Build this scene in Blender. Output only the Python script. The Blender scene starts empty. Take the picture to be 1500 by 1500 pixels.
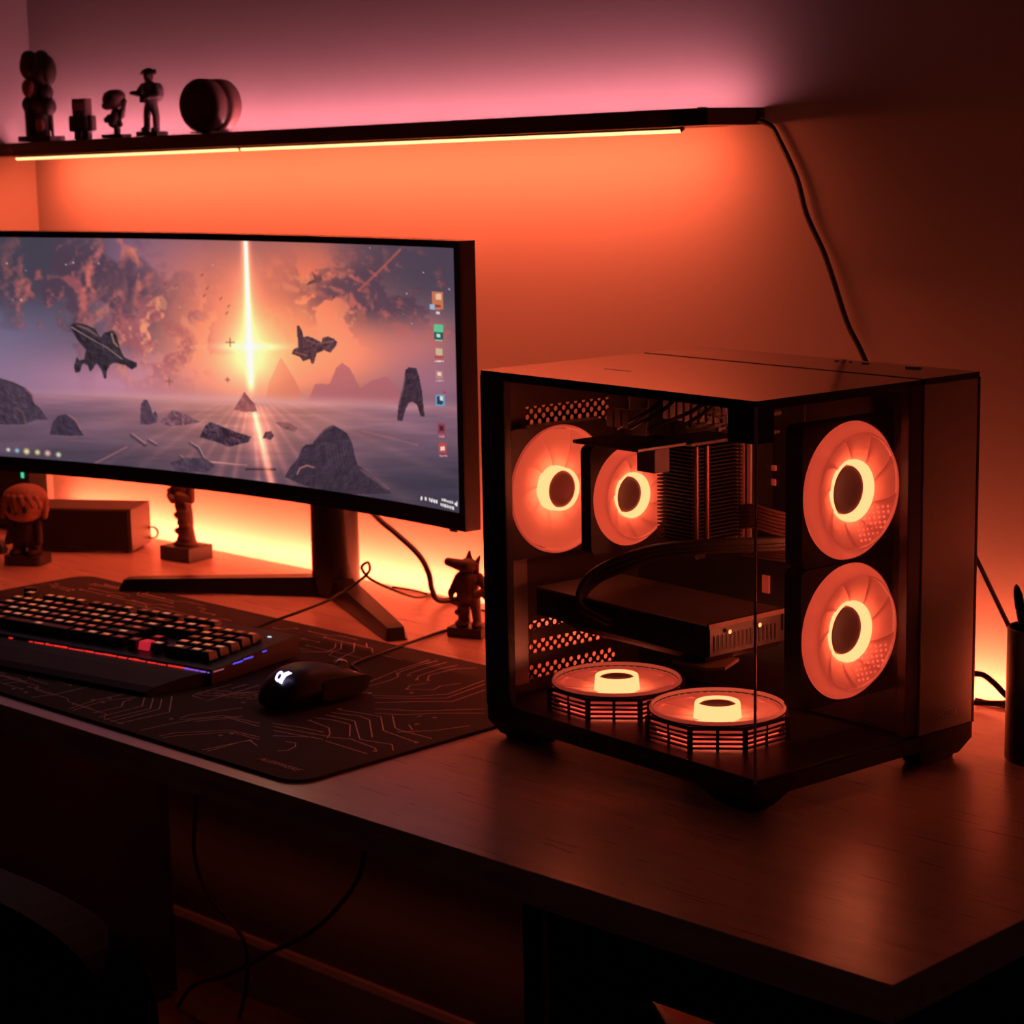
import bpy, bmesh, math, random
import numpy as np
from mathutils import Vector, Matrix, Euler
random.seed(7)
PI = math.pi
SC = bpy.context.scene
COL = SC.collection

# ------------------------------------------------------------------ helpers
def srgb(r, g, b):
    f = lambda c: (c/255/12.92 if c/255 <= .04045 else ((c/255+.055)/1.055)**2.4)
    return (f(r), f(g), f(b), 1)

def tag(o, label=None, cat=None, group=None, kind=None):
    if label: o['label'] = label
    if cat: o['category'] = cat
    if group: o['group'] = group
    if kind: o['kind'] = kind
    return o

def empty(name, loc=(0, 0, 0), rz=0, label=None, cat=None, group=None):
    o = bpy.data.objects.new(name, None)
    COL.objects.link(o)
    o.empty_display_size = .02
    o.location = loc
    o.rotation_euler = (0, 0, rz)
    return tag(o, label, cat, group)

def copy_tree(o, parent=None):
    c = o.copy()
    COL.objects.link(c)
    c.parent = parent
    for ch in list(o.children):
        copy_tree(ch, c)
    return c

class MB:
    """collects shapes into one mesh object"""
    def __init__(s):
        s.bm = bmesh.new()
    def _mat(s, faces, mi):
        for f in faces: f.material_index = mi
    def box(s, x0, x1, y0, y1, z0, z1, M=None, mi=0, bev=0):
        vs = [Vector((x, y, z)) for x in (x0, x1) for y in (y0, y1) for z in (z0, z1)]
        v = [s.bm.verts.new(M @ p if M else p) for p in vs]
        fs = [s.bm.faces.new([v[i] for i in q]) for q in
              ((0, 1, 3, 2), (4, 6, 7, 5), (0, 4, 5, 1), (2, 3, 7, 6), (0, 2, 6, 4), (1, 5, 7, 3))]
        s._mat(fs, mi)
        if bev:
            es = list({e for f in fs for e in f.edges})
            r = bmesh.ops.bevel(s.bm, geom=es, offset=bev, segments=2, affect='EDGES', profile=.5)
            s._mat(r['faces'], mi)
        return s
    def prism(s, poly, z0, z1, M=None, mi=0, top=None):
        """extrude a 2D polygon (ccw) from z0 to z1; top = optional second polygon"""
        top = top or poly
        T = (lambda p: M @ p) if M else (lambda p: p)
        a = [s.bm.verts.new(T(Vector((p[0], p[1], z0)))) for p in poly]
        b = [s.bm.verts.new(T(Vector((p[0], p[1], z1)))) for p in top]
        n = len(a)
        fs = [s.bm.faces.new(a[::-1]), s.bm.faces.new(b)]
        for i in range(n):
            fs.append(s.bm.faces.new((a[i], a[(i+1) % n], b[(i+1) % n], b[i])))
        s._mat(fs, mi)
        return s
    def lathe(s, prof, seg=48, M=None, mi=0, closed=False, a0=0, a1=2*PI):
        """revolve (r,z) profile about z"""
        T = (lambda p: M @ p) if M else (lambda p: p)
        full = abs(a1-a0-2*PI) < 1e-6
        n = seg if full else seg+1
        rings = []
        for r, z in prof:
            if r < 1e-7:
                rings.append([s.bm.verts.new(T(Vector((0, 0, z))))])
            else:
                rings.append([s.bm.verts.new(T(Vector((r*math.cos(a0+(a1-a0)*i/seg), r*math.sin(a0+(a1-a0)*i/seg), z)))) for i in range(n)])
        fs = []
        k = len(rings)
        for j in range(k if closed else k-1):
            A, B = rings[j], rings[(j+1) % k]
            for i in range(seg):
                i2 = (i+1) % n
                if len(A) == 1 and len(B) == 1: continue
                if len(A) == 1: fs.append(s.bm.faces.new((A[0], B[i2], B[i])))
                elif len(B) == 1: fs.append(s.bm.faces.new((A[i], A[i2], B[0])))
                else: fs.append(s.bm.faces.new((A[i], A[i2], B[i2], B[i])))
        s._mat(fs, mi)
        return s
    def cyl(s, p0, p1, r0, r1=None, seg=16, mi=0):
        r1 = r0 if r1 is None else r1
        p0, p1 = Vector(p0), Vector(p1)
        d = p1-p0
        M = Matrix.Translation(p0) @ d.to_track_quat('Z', 'Y').to_matrix().to_4x4()
        L = d.length
        return s.lathe([(0, 0), (r0, 0), (r1, L), (0, L)], seg, M, mi)
    def tube(s, pts, r, seg=8, sub=6, mi=0):
        pts = [Vector(p) for p in pts]
        if sub > 1 and len(pts) > 2:
            out = []
            for i in range(len(pts)-1):
                p0 = pts[max(i-1, 0)]; p1 = pts[i]; p2 = pts[i+1]; p3 = pts[min(i+2, len(pts)-1)]
                for k in range(sub):
                    t = k/sub
                    out.append(.5*((2*p1)+(p2-p0)*t+(2*p0-5*p1+4*p2-p3)*t*t+(3*p1-p0-3*p2+p3)*t**3))
            out.append(pts[-1]); pts = out
        rings = []
        up = Vector((0, 0, 1))
        t0 = (pts[1]-pts[0]).normalized()
        nrm = t0.cross(up) if abs(t0.z) < .95 else t0.cross(Vector((1, 0, 0)))
        nrm.normalize()
        for i, p in enumerate(pts):
            t = (pts[min(i+1, len(pts)-1)]-pts[max(i-1, 0)]).normalized()
            nrm = (nrm-t*nrm.dot(t)).normalized()
            b = t.cross(nrm)
            rings.append([s.bm.verts.new(p+nrm*(r*math.cos(2*PI*k/seg))+b*(r*math.sin(2*PI*k/seg))) for k in range(seg)])
        fs = []
        for i in range(len(rings)-1):
            for k in range(seg):
                fs.append(s.bm.faces.new((rings[i][k], rings[i][(k+1) % seg], rings[i+1][(k+1) % seg], rings[i+1][k])))
        fs.append(s.bm.faces.new(rings[0][::-1])); fs.append(s.bm.faces.new(rings[-1]))
        s._mat(fs, mi)
        return s
    def sphere(s, c, r, M=None, mi=0, seg=20):
        r = (r, r, r) if isinstance(r, (int, float)) else r
        T = Matrix.Translation(c) @ (M or Matrix()) @ Matrix.Diagonal((*r, 1))
        g = bmesh.ops.create_uvsphere(s.bm, u_segments=seg, v_segments=max(8, seg*2//3), radius=1, matrix=T)
        s._mat({f for v in g['verts'] for f in v.link_faces}, mi)
        return s
    def cap(s, p0, p1, r0, r1=None, seg=14):
        """capsule"""
        r1 = r0 if r1 is None else r1
        s.cyl(p0, p1, r0, r1, seg); s.sphere(p0, r0, seg=seg); s.sphere(p1, r1, seg=seg)
        return s
    def build(s, name, mats, parent=None, smooth=False, angle=40):
        bm = s.bm
        bmesh.ops.recalc_face_normals(bm, faces=bm.faces)
        me = bpy.data.meshes.new(name)
        bm.to_mesh(me); bm.free()
        for m in (mats if isinstance(mats, (list, tuple)) else [mats]): me.materials.append(m)
        if smooth:
            for p in me.polygons: p.use_smooth = True
            try: me.set_sharp_from_angle(angle=math.radians(angle))
            except Exception: pass
        o = bpy.data.objects.new(name, me)
        COL.objects.link(o)
        if parent: o.parent = parent
        return o
    def blob(s, name, mat, parent=None, voxel=.0015, smooth_it=4):
        """melt the collected shapes into one continuous surface"""
        o = s.build('tmp', mat)
        r = o.modifiers.new('r', 'REMESH'); r.mode = 'VOXEL'; r.voxel_size = voxel
        if smooth_it:
            k = o.modifiers.new('s', 'SMOOTH'); k.factor = .5; k.iterations = smooth_it
        dg = bpy.context.evaluated_depsgraph_get(); dg.update()
        me = bpy.data.meshes.new_from_object(o.evaluated_get(dg))
        old = o.data
        bpy.data.objects.remove(o); bpy.data.meshes.remove(old)
        me.name = name
        me.materials.clear(); me.materials.append(mat)
        for p in me.polygons: p.use_smooth = True
        o = bpy.data.objects.new(name, me); COL.objects.link(o)
        if parent: o.parent = parent
        return o

def text_obj(name, body, size, mat, parent=None, depth=.0002, shear=0, M=None, align='LEFT'):
    cu = bpy.data.curves.new(name, 'FONT')
    cu.body = body; cu.size = size; cu.extrude = depth; cu.shear = shear; cu.align_x = align
    t = bpy.data.objects.new(name, cu); COL.objects.link(t)
    dg = bpy.context.evaluated_depsgraph_get(); dg.update()
    me = bpy.data.meshes.new_from_object(t.evaluated_get(dg))
    bpy.data.objects.remove(t); bpy.data.curves.remove(cu)
    me.materials.clear(); me.materials.append(mat)
    if M: me.transform(M)
    o = bpy.data.objects.new(name, me); COL.objects.link(o)
    if parent: o.parent = parent
    return o

def rrect(x0, x1, y0, y1, r, n=6):
    pts = []
    for cx, cy, a in ((x1-r, y1-r, 0), (x0+r, y1-r, PI/2), (x0+r, y0+r, PI), (x1-r, y0+r, 3*PI/2)):
        for k in range(n+1):
            t = a+PI/2*k/n
            pts.append((cx+r*math.cos(t), cy+r*math.sin(t)))
    return pts

# ------------------------------------------------------------------ materials
def mat(name):
    m = bpy.data.materials.new(name); m.use_nodes = True
    nt = m.node_tree
    return m, nt, nt.nodes, nt.links, nt.nodes['Principled BSDF']

def P(name, col, rough=.5, metal=0, emit=None, es=0, noise=0, nscale=60, bump=0, coat=0, spec=None):
    m, nt, N, L, b = mat(name)
    b.inputs['Base Color'].default_value = (*col[:3], 1)
    b.inputs['Roughness'].default_value = rough
    b.inputs['Metallic'].default_value = metal
    if coat: b.inputs['Coat Weight'].default_value = coat; b.inputs['Coat Roughness'].default_value = .08
    if spec is not None: b.inputs['Specular IOR Level'].default_value = spec
    if emit:
        b.inputs['Emission Color'].default_value = (*emit[:3], 1)
        b.inputs['Emission Strength'].default_value = es
    if noise or bump:
        tc = N.new('ShaderNodeTexCoord'); n = N.new('ShaderNodeTexNoise')
        n.inputs['Scale'].default_value = nscale; n.inputs['Detail'].default_value = 4
        L.new(tc.outputs['Object'], n.inputs['Vector'])
        if noise:
            mx = N.new('ShaderNodeMix'); mx.data_type = 'RGBA'
            mx.inputs[6].default_value = tuple(c*(1-noise) for c in col[:3])+(1,)
            mx.inputs[7].default_value = tuple(min(1, c*(1+noise)) for c in col[:3])+(1,)
            L.new(n.outputs['Fac'], mx.inputs[0]); L.new(mx.outputs[2], b.inputs['Base Color'])
        if bump:
            bp = N.new('ShaderNodeBump'); bp.inputs['Strength'].default_value = bump; bp.inputs['Distance'].default_value = .001
            L.new(n.outputs['Fac'], bp.inputs['Height']); L.new(bp.outputs['Normal'], b.inputs['Normal'])
    return m

def glow(name, col, strength):
    m, nt, N, L, b = mat(name)
    N.remove(b)
    e = N.new('ShaderNodeEmission'); e.inputs[0].default_value = (*col[:3], 1); e.inputs[1].default_value = strength
    L.new(e.outputs[0], N['Material Output'].inputs[0])
    return m

def wood(name, dark, light, rough=.4, scale=1.0, spec=.5, axis=0):
    m, nt, N, L, b = mat(name)
    tc = N.new('ShaderNodeTexCoord'); mp = N.new('ShaderNodeMapping')
    s = [28*scale, 28*scale, 28*scale]; s[axis] = 1.6*scale
    mp.inputs['Scale'].default_value = s
    n = N.new('ShaderNodeTexNoise'); n.inputs['Scale'].default_value = 2.2; n.inputs['Detail'].default_value = 8; n.inputs['Roughness'].default_value = .62
    n2 = N.new('ShaderNodeTexNoise'); n2.inputs['Scale'].default_value = 12; n2.inputs['Detail'].default_value = 3
    L.new(tc.outputs['Object'], mp.inputs[0]); L.new(mp.outputs[0], n.inputs['Vector']); L.new(mp.outputs[0], n2.inputs['Vector'])
    r = N.new('ShaderNodeValToRGB')
    r.color_ramp.elements[0].position = .3; r.color_ramp.elements[0].color = (*dark, 1)
    r.color_ramp.elements[1].position = .72; r.color_ramp.elements[1].color = (*light, 1)
    L.new(n.outputs['Fac'], r.inputs[0]); L.new(r.outputs[0], b.inputs['Base Color'])
    mr = N.new('ShaderNodeMapRange'); mr.inputs[3].default_value = rough-.06; mr.inputs[4].default_value = rough+.1
    L.new(n2.outputs['Fac'], mr.inputs[0]); L.new(mr.outputs[0], b.inputs['Roughness'])
    bp = N.new('ShaderNodeBump'); bp.inputs['Strength'].default_value = .06; bp.inputs['Distance'].default_value = .0005
    L.new(n2.outputs['Fac'], bp.inputs['Height']); L.new(bp.outputs['Normal'], b.inputs['Normal'])
    b.inputs['Specular IOR Level'].default_value = spec
    return m

LED = (1, .120, .047)       # amber LED light
WALLM = P('wall_paint', (.33, .32, .31), .9, noise=.03, nscale=9, bump=.05)
FLOORM = wood('floor_boards', (.08, .05, .035), (.16, .1, .07), .5, .6)
TRIMM = P('trim_paint', (.6, .57, .55), .6)
DESKM = wood('desk_walnut', (.55, .35, .28), (.80, .50, .42), .28, .55, .5)
DESKEDGE = wood('desk_edge_band', (.45, .28, .23), (.62, .40, .34), .5, 1.0, .4)
SHELFM = wood('shelf_walnut', (.07, .04, .028), (.14, .08, .055), .5, 1.0, .4)
DESKM.node_tree.nodes['Principled BSDF'].inputs['IOR'].default_value = 2.6
BLACK = P('black_plastic', (.018, .016, .016), .45)
BLACKM = P('black_matte', (.012, .011, .011), .7, bump=.1, nscale=400)
BLACKS = P('black_satin', (.025, .022, .022), .3)
CASEM = P('case_black_steel', (.02, .018, .018), .38, .3)
CASETOP = P('case_gloss_top', (.44, .40, .40), .13, 1.0)
FRONTM = P('case_front_panel', (.34, .31, .31), .42, .9)
RUBBER = P('cable_rubber', (.012, .01, .01), .5)
GREYM = P('grey_metal', (.32, .31, .33), .4, .8)
CHROME = P('chrome', (.75, .72, .7), .2, 1)
FIGM = P('dark_resin', (.05, .035, .03), .6, noise=.5, nscale=90, bump=.5)
FIGM2 = P('brown_resin', (.12, .06, .045), .55, noise=.5, nscale=120, bump=.6)
FIGM3 = P('rust_resin', (.3, .11, .07), .6, noise=.4, nscale=140, bump=.4)
SKIN = P('pale_resin', (.55, .33, .25), .6, noise=.25, nscale=120, bump=.3)
FIGG = P('grey_resin', (.16, .12, .13), .55, noise=.4, nscale=120, bump=.5)
BASEM = P('statue_base', (.05, .035, .03), .45)
PCB = P('circuit_board', (.014, .013, .014), .45, noise=.4, nscale=300)
FANFR = P('fan_frame_black', (.02, .016, .015), .5)
LEDHOT = glow('led_strip_core', LED, 190)
# ------------------------------------------------------------------ room
YW = .83          # wall plane
XW = -2.448       # left wall
ZF = -.80         # floor (desk top is z = 0)
def struct(name, mb, m):
    o = mb.build(name, m); o['kind'] = 'structure'; return o
struct('wall_back', MB().box(XW-.1, 1.6, YW, YW+.1, ZF, 1.75), WALLM)
struct('wall_left', MB().box(XW-.1, XW, -2.4, YW, ZF, 1.75), WALLM)
struct('floor', MB().box(XW-.1, 1.6, -2.4, YW+.1, ZF-.05, ZF), FLOORM)
bb = MB().prism([(YW, ZF), (YW-.014, ZF), (YW-.014, ZF+.098), (YW-.009, ZF+.108), (YW, ZF+.108)], XW, 1.6,
                Matrix(((0, 0, 1, 0), (1, 0, 0, 0), (0, 1, 0, 0), (0, 0, 0, 1))))
struct('baseboard_back', bb, TRIMM)
struct('baseboard_left', MB().box(XW, XW+.014, -2.4, YW-.014, ZF, ZF+.1, bev=.003), TRIMM)

# ------------------------------------------------------------------ desk
YB = .787
desk = empty('desk', (0, 0, ZF), 0, 'long walnut desk with black side panels carrying the computer', 'desk')
dz = -ZF
d = MB()
d.box(-2.42, 0, 0, YB, dz-.034, dz, bev=.0012)
top = d.build('tabletop', [DESKM, DESKEDGE], desk)
for p in top.data.polygons:
    if abs(p.normal.y) > .9 or abs(p.normal.x) > .9: p.material_index = 1
sp = MB().box(-.5, -.472, .086, .74, 0, dz-.0345, bev=.001).build('side_panel', [BLACKM, DESKEDGE], desk)
for p in sp.data.polygons: p.material_index = 1 if p.normal.x > .9 else 0
MB().box(-.06, -.032, .086, .74, 0, dz-.0345, bev=.001).build('side_panel', BLACKM, desk)
fpo = [(-.4715, dz-.0346), (-.4715, .0005), (-.0605, .0005), (-.0605, dz-.0346)]
hole = [(-.359, -.138), (-.342, -.1445), (-.3246, -.154), (-.305, -.168), (-.285, -.19), (-.268, -.222), (-.26, -.27), (-.26, -.46), (-.11, -.46), (-.10, -.45), (-.10, -.148), (-.11, -.138)]
fm = MB()
hole = [(x, z+dz) for x, z in hole]
zs_ = sorted({z for x, z in fpo+hole})
# plate with an arched opening, built as strips left of, above, right of and below it
yq = ((.094, .107))
def plate(poly):
    fm.prism(poly, -yq[1], -yq[0], Matrix(((1, 0, 0, 0), (0, 0, -1, 0), (0, 1, 0, 0), (0, 0, 0, 1))))
zt_, zb_ = dz-.138, dz-.46
plate([(-.4715, zt_), (-.0605, zt_), (-.0605, dz-.0346), (-.4715, dz-.0346)])
plate([(-.4715, .0005), (-.0605, .0005), (-.0605, zb_), (-.4715, zb_)])
plate([(-.10, zb_), (-.0605, zb_), (-.0605, zt_), (-.10, zt_)])
for (xa, za), (xb, zb2) in zip(hole[:7], hole[1:8]):
    plate([(-.4715, zb2), (xb, zb2), (xa, za), (-.4715, za)])
fm.build('front_panel', BLACKM, desk)
# amber light strip on the rear edge, tilted towards the wall
st = MB()
M = Matrix.Translation((0, YB+.0075, dz-.008)) @ Matrix.Rotation(math.radians(-45), 4, 'X')
st.box(-2.38, -.02, -.004, .004, -.0015, .0015, M)
st.build('led_strip', [P('led_strip_backing', (.3, .3, .3), .5, emit=LED, es=6), glow('desk_led_core', LED, 350)], desk)
strip = bpy.context.scene.objects['led_strip']
for p in strip.data.polygons:
    if p.normal.y > .5 and p.normal.z > .5: p.material_index = 1

ul = MB().box(-.45, -.27, .148, .172, dz-.0425, dz-.0346, bev=.001).build('added_fill_bar', BLACK, desk)  # unseen light bar, added to turn the panel opening amber
MB().box(-.445, -.275, .152, .168, dz-.0465, dz-.0427).build('fill_bar_glow', glow('added_fill_glow', LED, 26), ul)
ped = empty('drawer_pedestal', (-2.2, .40, ZF), 0, 'black cabinet pedestal standing under the left half of the desk', 'cabinet')
MB().box(-.21, .21, -.35, .33, .012, dz-.0345-.002, bev=.002).build('cabinet_body', BLACKM, ped)
for i in range(3):
    dr = MB().box(-.205, .205, -.362, -.3505, .03+i*.24, .255+i*.24, bev=.002).build('drawer', BLACK, ped)
    MB().box(-.06, .06, -.370, -.3622, .15+i*.24, .158+i*.24, bev=.001).build('handle', GREYM, dr)

# ------------------------------------------------------------------ wall shelf, slightly out of level
TILT = math.radians(-.98)
xr = -.779
def shz(x, z): return z+(x-xr)*math.tan(.0171)      # height along the tilted shelf
shelf = empty('wall_shelf', (xr, YW, .6835), 0, 'narrow dark walnut ledge shelf fixed to the wall above the monitor', 'shelf')
shelf.rotation_euler = (0, -.0171, 0)
SL = 1.668
MB().box(-SL, -.06, -.113, -.056, 0, .0225, bev=.001).box(-SL, -.06, -.0565, 0, 0, .004).build('board', SHELFM, shelf)
MB().box(-.0595, 0, -.113, -.056, .0006, .0222, bev=.001).box(-.0595, 0, -.0565, 0, .0006, .006).box(-.002, 0, -.0565, 0, .006, .0222).box(-.016, -.012, -.1135, -.1, .0185, .0232).build('end_bracket', BLACKS, shelf)
lm = [LEDHOT, glow('led_diffuser', (1, .50, .19), 2.6), BLACK]
for x0, x1 in ((-1.585, -.955), (-.95, -.06)):
    Ms_ = Matrix.Translation((0, -.090, -.0028)) @ Matrix.Rotation(math.radians(28), 4, 'X')
    s = MB().box(x0, x1, -.0045, .0045, -.0024, .0024, Ms_)
    o = s.build('led_strip', lm, shelf)
    for p in o.data.polygons:
        p.material_index = 0 if p.normal.z < -.5 else (1 if p.normal.y < -.5 else 2)
# rose light strip lying on the shelf against the wall, facing up
s = MB()
M = Matrix.Translation((0, -.046, .0135)) @ Matrix.Rotation(math.radians(-22), 4, 'X')
s.box(-SL+.02, -.02, -.004, .004, -.0015, .0015, M)
o = s.build('uplight_strip', [BLACK, glow('rose_led_core', (1, .25, .31), 62)], shelf)
for p in o.data.polygons:
    if p.normal.z > .5: p.material_index = 1
# ------------------------------------------------------------------ curved monitor
CX, CY, RC = -1.2453, -1.8429, 2.365
AR, AL = .1012, -.362
ASC = .0960
mon = empty('curved_monitor', (-1.475, .69, 0), 0, 'very wide curved black monitor showing a space battle wallpaper', 'monitor')
mon_o = Vector((-1.475, .69, 0))
def arc(a, r, z):
    return Vector((CX+r*math.sin(a), CY+r*math.cos(a), z))-mon_o
def arc_slab(mb, a0, a1, r0, r1, z0, z1, n=48, mi=0):
    secs = []
    for i in range(n+1):
        a = a0+(a1-a0)*i/n
        secs.append([mb.bm.verts.new(arc(a, r, z)) for r, z in ((r0, z0), (r1, z0), (r1, z1), (r0, z1))])
    fs = []
    for i in range(n):
        for k in range(4):
            fs.append(mb.bm.faces.new((secs[i][k], secs[i][(k+1) % 4], secs[i+1][(k+1) % 4], secs[i+1][k])))
    fs.append(mb.bm.faces.new(secs[0])); fs.append(mb.bm.faces.new(secs[-1][::-1]))
    mb._mat(fs, mi)
ZB, ZT = .177, .547
SB, STP = .2, .538
hs = MB()
arc_slab(hs, AL, AR, RC, RC+.022, ZB, ZT)
hs.build('housing', P('monitor_shell', (.03, .022, .022), .35, bump=.05, nscale=300), mon)
bz = MB()
arc_slab(bz, AL, AR, RC-.003, RC-.0002, ZB, SB)
arc_slab(bz, AL, AR, RC-.003, RC-.0002, STP, ZT)
arc_slab(bz, AL, AL+.005, RC-.003, RC-.0002, SB, STP, 2)
arc_slab(bz, ASC, AR, RC-.003, RC-.0002, SB, STP, 2)
bz.build('bezel', P('bezel_black', (.012, .01, .01), .35), mon)
MB().box(.436, .447, -.1806, -.1766, ZB-.003, ZB+.0005).build('power_button', BLACK, mon)

# -- the wallpaper, painted as a procedural picture on the panel's vertices
NXS, NYS = 860, 310
u = np.linspace(0, 1, NXS); v = np.linspace(0, 1, NYS)
A = ASC-(ASC-(AL+.005))*u                 # angle, right to left
q = .1043-A
PX = -195.2434*q**3+57.2539*q**2-1698.019*q+685.2628      # picture column
X, T = np.meshgrid(PX, v)                 # T 0 = top
XC = np.clip(X, -260, 700)
YTOP = 352+9*(np.clip(XC, 0, 999)/675)**2.5
YBOT = 675+.0467*np.clip(XC, 0, 999)+.0001065*np.clip(XC, 0, 999)**2
Y = YTOP+(YBOT-YTOP)*T
HZ = 580+.02*np.clip(X, 0, 700)
rng = np.random.default_rng(11)
def vnoise(x, y, seed=0):
    r = np.random.default_rng(seed).random((256, 256))
    xi = np.floor(x).astype(int); yi = np.floor(y).astype(int)
    fx = x-xi; fy = y-yi
    fx = fx*fx*(3-2*fx); fy = fy*fy*(3-2*fy)
    g = lambda a, b: r[a % 256, b % 256]
    return (g(xi, yi)*(1-fx)+g(xi+1, yi)*fx)*(1-fy)+(g(xi, yi+1)*(1-fx)+g(xi+1, yi+1)*fx)*fy
def fbm(x, y, sc, oc=5, seed=0):
    s = 0; a = .5; t = 0
    for k in range(oc):
        s = s+a*vnoise(x/sc*2**k+17*k, y/sc*2**k+31*k, seed+k); t += a; a *= .55
    return s/t
def sm(a, b, x):
    t = np.clip((x-a)/(b-a), 0, 1); return t*t*(3-2*t)
I = np.zeros(X.shape+(3,))
def blend(c, m):
    global I
    I = I*(1-m[..., None])+np.array(c, float)*m[..., None]
def add(c, m):
    global I
    I = I+np.array(c, float)*m[..., None]
I[:] = (82, 76, 96)
n1 = fbm(X, Y, 90, 5, 3); n2 = fbm(X*1.3+40, Y*1.6, 45, 5, 9); n3 = fbm(X, Y, 22, 4, 21); n4 = fbm(X, Y, 8, 4, 33); dn4 = fbm(X+np.sign(367-X)*1.5, Y-1.5, 8, 4, 33)-n4
# sky washes
def ga(cx, cy, sx, sy): return np.exp(-((X-cx)/sx)**2-((Y-cy)/sy)**2)
blend((110, 104, 134), sm(170, -40, X)*sm(390, 500, Y))
blend((60, 56, 68), sm(240, 30, X)*sm(490, 400, Y)*(.35+.65*n1))
blend((140, 100, 130), ga(225, 390, 90, 80)*.8)
blend((176, 126, 152), ga(170, 565, 190, 50)*.9)
blend((214, 112, 100), ga(320, 440, 95, 110)*.85)
blend((222, 108, 88), ga(455, 420, 95, 95)*.95)
blend((236, 132, 100), ga(500, 515, 130, 62)*.95)
blend((196, 112, 112), ga(610, 500, 70, 40)*.8)
blend((156, 104, 126), ga(640, 560, 80, 40)*.8)
blend((78, 64, 80), sm(470, 600, X)*sm(475, 395, Y)*(.55+.45*n1))
blend((250, 146, 100), ga(372, 520, 125, 85)*(.7+.4*n2))
add((52, 26, 8), ga(385, 470, 150, 95))
add((26, 10, 12), ga(330, 540, 330, 70))
# billowing clouds lit from the beam
dl = np.hypot(367-X, 500-Y)+1e-6
def cloud(sx, sy, sc, seed, off):
    ox, oy = (367-X)/dl*off, (500-Y)/dl*off
    d0 = fbm(X*sx, Y*sy, sc, 5, seed)
    d1 = fbm((X+ox)*sx, (Y+oy)*sy, sc, 5, seed)
    return d0, np.clip((d0-d1)*9, 0, 1)
d0, rim = cloud(1, 1, 60, 60, 7)
reg = ga(130, 430, 110, 75)
mm = sm(.44, .54, d0)*np.clip(reg*1.5, 0, 1)
blend((80, 60, 76), mm*.85); blend((216, 112, 104), rim*mm*.9)
d0, rim = cloud(1, 1, 42, 71, 6)
reg = ga(235, 490, 75, 60)
mm = sm(.42, .5, d0)*np.clip(reg*1.6, 0, 1)
blend((170, 92, 98), mm*.75); blend((246, 152, 118), rim*mm*.95)
d0, rim = cloud(1, 1.3, 50, 85, 6)
reg = ga(560, 425, 110, 45)
mm = sm(.44, .53, d0)*np.clip(reg*1.5, 0, 1)
blend((88, 64, 80), mm*.85); blend((214, 108, 96), rim*mm*.8)
d0, rim = cloud(1, 1, 36, 97, 5)
reg = ga(450, 455, 50, 50)
mm = sm(.45, .53, d0)*np.clip(reg*1.5, 0, 1)
blend((248, 150, 104), rim*mm*.8)
def dab(path, w, c, k=1.0, rough=.6):
    d = np.full(X.shape, 1e9)
    for (x0, y0), (x1, y1) in zip(path[:-1], path[1:]):
        dx, dy = x1-x0, y1-y0
        t = np.clip(((X-x0)*dx+(Y-y0)*dy)/(dx*dx+dy*dy+1e-9), 0, 1)
        d = np.minimum(d, np.hypot(X-x0-t*dx, Y-y0-t*dy))
    d = d+(n3-.5)*w*rough*3
    blend(c, np.clip(1.2-d/w, 0, 1)*k)
def poly(pts, c, k=1.0, tex=0):
    pts = np.array(pts, float)
    x0, y0 = pts.min(0); x1, y1 = pts.max(0)
    ins = np.zeros(X.shape, bool)
    for (ax, ay), (bx, by) in zip(pts, np.roll(pts, -1, 0)):
        if ay == by: continue
        c1 = (ay > Y) != (by > Y)
        ins ^= c1 & (X < (bx-ax)*(Y-ay)/(by-ay)+ax)
    mm = ins*k
    if tex:
        sh = np.clip(1+(n4-.5)*tex*.6-dn4*tex*1.4+.25*np.sign(367-X)*0, .6, 1.7)
        global I
        I = np.where(ins[..., None], I*(1-k)+np.array(c, float)*sh[..., None]*k, I)
    else: blend(c, mm)
A1 = lambda L: [(x/4.166, 340+y/4.166) for x, y in L]
A2 = lambda L: [(330+x/3.333, 340+y/3.333) for x, y in L]
dab([(183, 352), (191, 368), (187, 388)], 7, (206, 110, 104), .7, 1.6)
dab([(205, 378), (211, 396), (207, 420), (201, 445)], 7, (226, 126, 102), .8, 1.6)
dab([(196, 392), (196, 430), (188, 460)], 14, (92, 66, 84), .7)
dab([(74, 414), (92, 408), (112, 414), (124, 432), (131, 452), (137, 472)], 6, (190, 96, 98), .6, 1.8)
dab([(150, 462), (158, 455), (170, 458), (182, 470), (184, 484)], 5, (206, 112, 102), .5, 1.8)
dab([(228, 450), (240, 446), (252, 462), (268, 462), (282, 478), (292, 494)], 6, (240, 150, 114), .5, 2)
dab([(236, 466), (250, 478), (266, 486), (280, 498)], 10, (176, 92, 92), .6)
dab([(458, 408), (464, 432), (452, 452), (446, 470)], 7, (246, 146, 100), .4, 2)
dab([(425, 420), (440, 424)], 4, (240, 140, 104), .6)
dab([(560, 456), (600, 486), (640, 490)], 9, (200, 104, 96), .35, 2)
dab([(530, 424), (560, 396), (592, 364)], 2.2, (206, 96, 84), .7, .1)
# far mountains
poly(A2([(190, 830), (215, 730), (250, 660), (275, 610), (300, 650), (345, 730), (380, 820)]), (222, 122, 96), .75)
poly(A2([(400, 830), (440, 740), (510, 740), (545, 660), (575, 635), (610, 660), (660, 760), (720, 720), (790, 700), (850, 760), (860, 830)]), (180, 100, 108), .75)
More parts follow.
